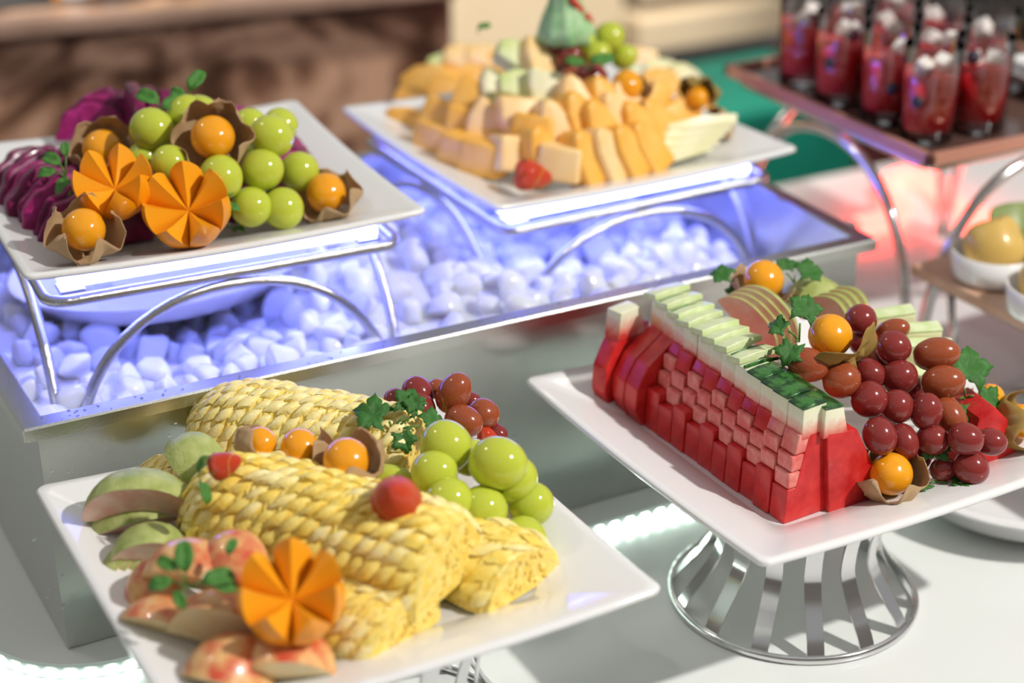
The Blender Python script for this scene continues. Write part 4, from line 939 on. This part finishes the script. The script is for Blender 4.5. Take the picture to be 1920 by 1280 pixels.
# white square dish with chocolate cups
t = tag(obj('dessert_dish', PM, M['porcelain'], None, (1.082, 1.035, .2135), (0, 0, R(4)), (.44, .44, 1)), 'small white square dish of dessert cups right of the drinks', 'dish')
cupm = lathe_me('cup', [(0, 0), (.011, 0), (.0125, .026), (.0105, .026), (.0100, .02), (0, .02)], 20)
for k, (x, y) in enumerate(((1.056, 1.052), (1.084, 1.036), (1.100, 1.062), (1.072, 1.012))):
    t = thing('dessert_cup', ['back left chocolate cup with yellow fruit on the white dish', 'middle chocolate cup with fruit on the white dish', 'back right chocolate cup with fruit on the white dish', 'front chocolate cup with fruit on the white dish'][k], 'dessert', (x, y, .2015), (0, 0, k), 'chocolate dessert cups')
    cp = obj('cup', cupm, M['choc'], t); t = cp; obj('yellow_fruit', ball_me('yellow_fruit', 12, 8), M['yellow'], t, (-.003, -.004, .030), (.3, .2, 0), (.009, .008, .011))
    obj('orange_fruit', ball_me('orange_fruit', 12, 8), M['physalis'], t, (.006, .004, .028), (0, 0, 0), (.007, .006, .007)); obj('leaf', LEAF[('mint', 0)], M['mint'], t, (0, .004, .03), (0, -1.1, 1), (.018,)*3); obj('red_fruit', ball_me('red_fruit', 12, 8), M['straw'], t, (-.002, .006, .032), (0, 0, 0), (.006, .005, .008))
# low tray with ramekins
LTz = .115
t = thing('low_tray', 'pale wooden tray on thin legs at the right frame edge', 'tray', (.965, .815, LTz), (0, 0, R(2)))
for k in range(4): obj('plank', box_me('plank', (-.089+.0595*k, 0, .004), (.058, .27, .008), .0012), M['wood_tray'], t)
obj('under_frame', box_me('under_frame', (.004, 0, -.004), (.222, .25, .006), .001), M['dark'], t)
for sx in (-1, 1):
    for sy in (-1, 1): obj('leg', tube_me('leg', [(sx*.095, sy*.115, -.006), (sx*.088, sy*.112, -.06), (sx*.105, sy*.13, -.1145)], .003, 8), M['chrome'], t)
rmk = lathe_me('ramekin', [(0, 0), (.026, 0), (.030, .003), (.0325, .022), (.0305, .022), (.028, .006), (0, .005)], 32)
def bun_fn(p): 
    a = math.atan2(p.y, p.x); k = 1+.06*math.cos(3*a)*max(0, p.z+.3); return Vector((p.x*k, p.y*k, p.z*(.92+.12*math.cos(2*a))))
bunm = ball_me('bun', 24, 16, bun_fn)
for k, (px, py) in enumerate(((1858, 520), (1965, 590))):
    p = at(px, py, LTz+.0085); t = tag(obj('ramekin', rmk, M['porcelain'], None, p, (0, 0, 0), (.95, .95, 1)), ['white ramekin with a bun at the back of the low tray', 'white ramekin cut by the frame at the front of the low tray'][k], 'ramekin', 'ramekins on the low tray')
    b = thing('glazed_bun', ['golden glazed bun sitting in the back ramekin', 'golden bun in the front ramekin by the frame edge'][k], 'bun', p+Vector((0, 0, .020)), (0, 0, k), 'glazed buns'); obj('bun_body', bunm, M['bun'], b, (0, 0, .004), (.2, .1, .5), (.024, .023, .023)); obj('crease', tube_me('crease', [(.012, -.0215, .004), (.010, -.0235, -.006), (.011, -.022, -.014)], .0013, 6), M['choc'], b)
t = tag(obj('green_cup', lathe_me('green_cup', [(0, 0), (.022, 0), (.029, .010), (.031, .036), (.029, .036), (.027, .012), (0, .004)], 28), M['cup_green'], None, at(1925, 492, LTz+.009)), 'round green ceramic cup behind the golden bun', 'cup')
# white bowl on the table at the lower right
t = tag(obj('shallow_bowl', lathe_me('shallow_bowl', [(0, 0), (.06, 0), (.085, .010), (.100, .030), (.103, .031), (.1035, .029), (.0975, .029), (.083, .014), (.06, .005), (0, .005)][:6]+[(.100, .0335), (.094, .030), (.08, .013), (.05, .006), (0, .006)], 56), M['porcelain'], None, (.842, .806, .0005)), 'shallow white bowl on the table behind the watermelon plate', 'bowl')
# red neon loop on the table
ctl = [at(x_, y_, .011) for x_, y_ in ((1990, 450), (1900, 425), (1800, 395), (1772, 360), (1735, 338), (1695, 332), (1668, 345), (1672, 372), (1690, 396), (1650, 415), (1600, 424))]
pts = []
for i in range(len(ctl)-1):
    p0, p1, p2, p3 = ctl[max(0, i-1)], ctl[i], ctl[i+1], ctl[min(len(ctl)-1, i+2)]
    for k in range(6):
        u_ = k/6; pts.append(.5*((2*p1)+(p2-p0)*u_+(2*p0-5*p1+4*p2-p3)*u_**2+(3*p1-p0-3*p2+p3)*u_**3))
t = thing('red_light_tube', 'glowing red light tube coiled on the white table', 'light', (0, 0, 0)); obj('tube', tube_me('tube', pts, .0105, 10), M['neon'], t)
obj('end_cap', lathe_me('end_cap', [(0, -.008), (.007, -.008), (.007, .008), (0, .008)], 12), M['chrome'], t, pts[0], (PI/2, 0, .4)); obj('end_cap', lathe_me('end_cap', [(0, -.008), (.007, -.008), (.007, .008), (0, .008)], 12), M['chrome'], t, pts[-1], (PI/2, 0, .9))
# ================================================================ FAR BACKGROUND
def rib_box(name, label, cat, c, sz, m, lid=None):
    t = thing(name, label, cat, c); obj('body', box_me('body', (0, 0, sz[2]/2), sz, .01), M[m], t)
    obj('lid', box_me('lid', (0, 0, sz[2]+.012), (sz[0]*1.03, sz[1]*1.03, .024), .006), M[lid or m], t)
    for k in range(5): obj('rib', box_me('rib', (-sz[0]*.4+sz[0]*.2*k, -sz[1]/2-.004, sz[2]*.45), (.012, .01, sz[2]*.8), .002), M[m], t)
q = at_y(1440, 190, 1.85); rib_box('storage_crate', 'teal green plastic crate behind the buffet table', 'crate', (q.x, 1.95, -.75), (.30, .22, .75+q.z-.03), 'teal')
q = at_y(1570, 200, 1.80); rib_box('storage_crate', 'dark maroon crate right of the teal one', 'crate', (q.x+.145, 1.95, -.75), (.12, .2, .75+q.z-.02), 'brown_dark')
q = at_y(1800, 200, 2.0); rib_box('service_trolley', 'dark grey trolley behind the drinks rack', 'trolley', (q.x+.14, 2.13, -.75), (.56, .2, .75+q.z-.03), 'grey')
# bottles and a carton on the marble counter, only their feet in view
botl = lathe_me('bottle', [(0, 0), (.024, 0), (.025, .01), (.025, .15), (.014, .19), (.013, .25), (0, .25)], 20)
def on_counter(px, dy): 
    p = at_y(px, 20, 2.02+dy); return (p.x, p.y, .106)
for k, (px, m, lab) in enumerate(((140, 'porcelain', 'white carton with orange stripes standing on the marble counter'),)):
    t = thing('carton', lab, 'carton', on_counter(px, .06), (0, 0, R(-8))); obj('body', box_me('body', (0, 0, .075), (.030, .04, .15), .003), M[m], t)
    for sx in (-1, 1): obj('stripe', box_me('stripe', (sx*.021, 0, .075), (.010, .04, .15), .002), M['orange_skin'], t)
for k, (px, m, lab) in enumerate(((270, 'bun', 'amber bottle on the marble counter, right of the carton'), (360, 'choc', 'dark bottle on the marble counter beside the amber one'), (590, 'porcelain', 'white jar foot near the right end of the marble counter'))):
    tag(obj('bottle', botl, M[m], None, on_counter(px, .1), (0, 0, 0)), lab, 'bottle', 'bottles on the counter')
for k in range(7):
    p = at_y(1640+48*k, -60, 2.3); t = tag(obj('wine_glass', lathe_me('wine_glass', [(0, 0), (.03, .0), (.004, .006), (.004, .07), (.03, .10), (.036, .14), (.03, .18), (.029, .18), (.034, .14), (.028, .102), (0, .076)], 24), M['glass'], None, (p.x, 2.32+.03*(k % 2), p.z-.09)), ORD[k]+' blurred stemmed glass from the left behind the drinks tray', 'glass', 'stemmed glasses behind')
q = at_y(1640, 20, 2.3); t = thing('back_shelf', 'dark shelf carrying stemmed glasses behind the drinks', 'shelf', (q.x+.16, 2.33, at_y(1640, -60, 2.3).z-.165)); obj('board', box_me('board', (0, 0, .006), (.56, .18, .012), .002), M['choc'], t)
for sx in (-1, 1): obj('bracket', box_me('bracket', (sx*.2, .06, -.05), (.02, .05, .1), .002), M['dark'], t)
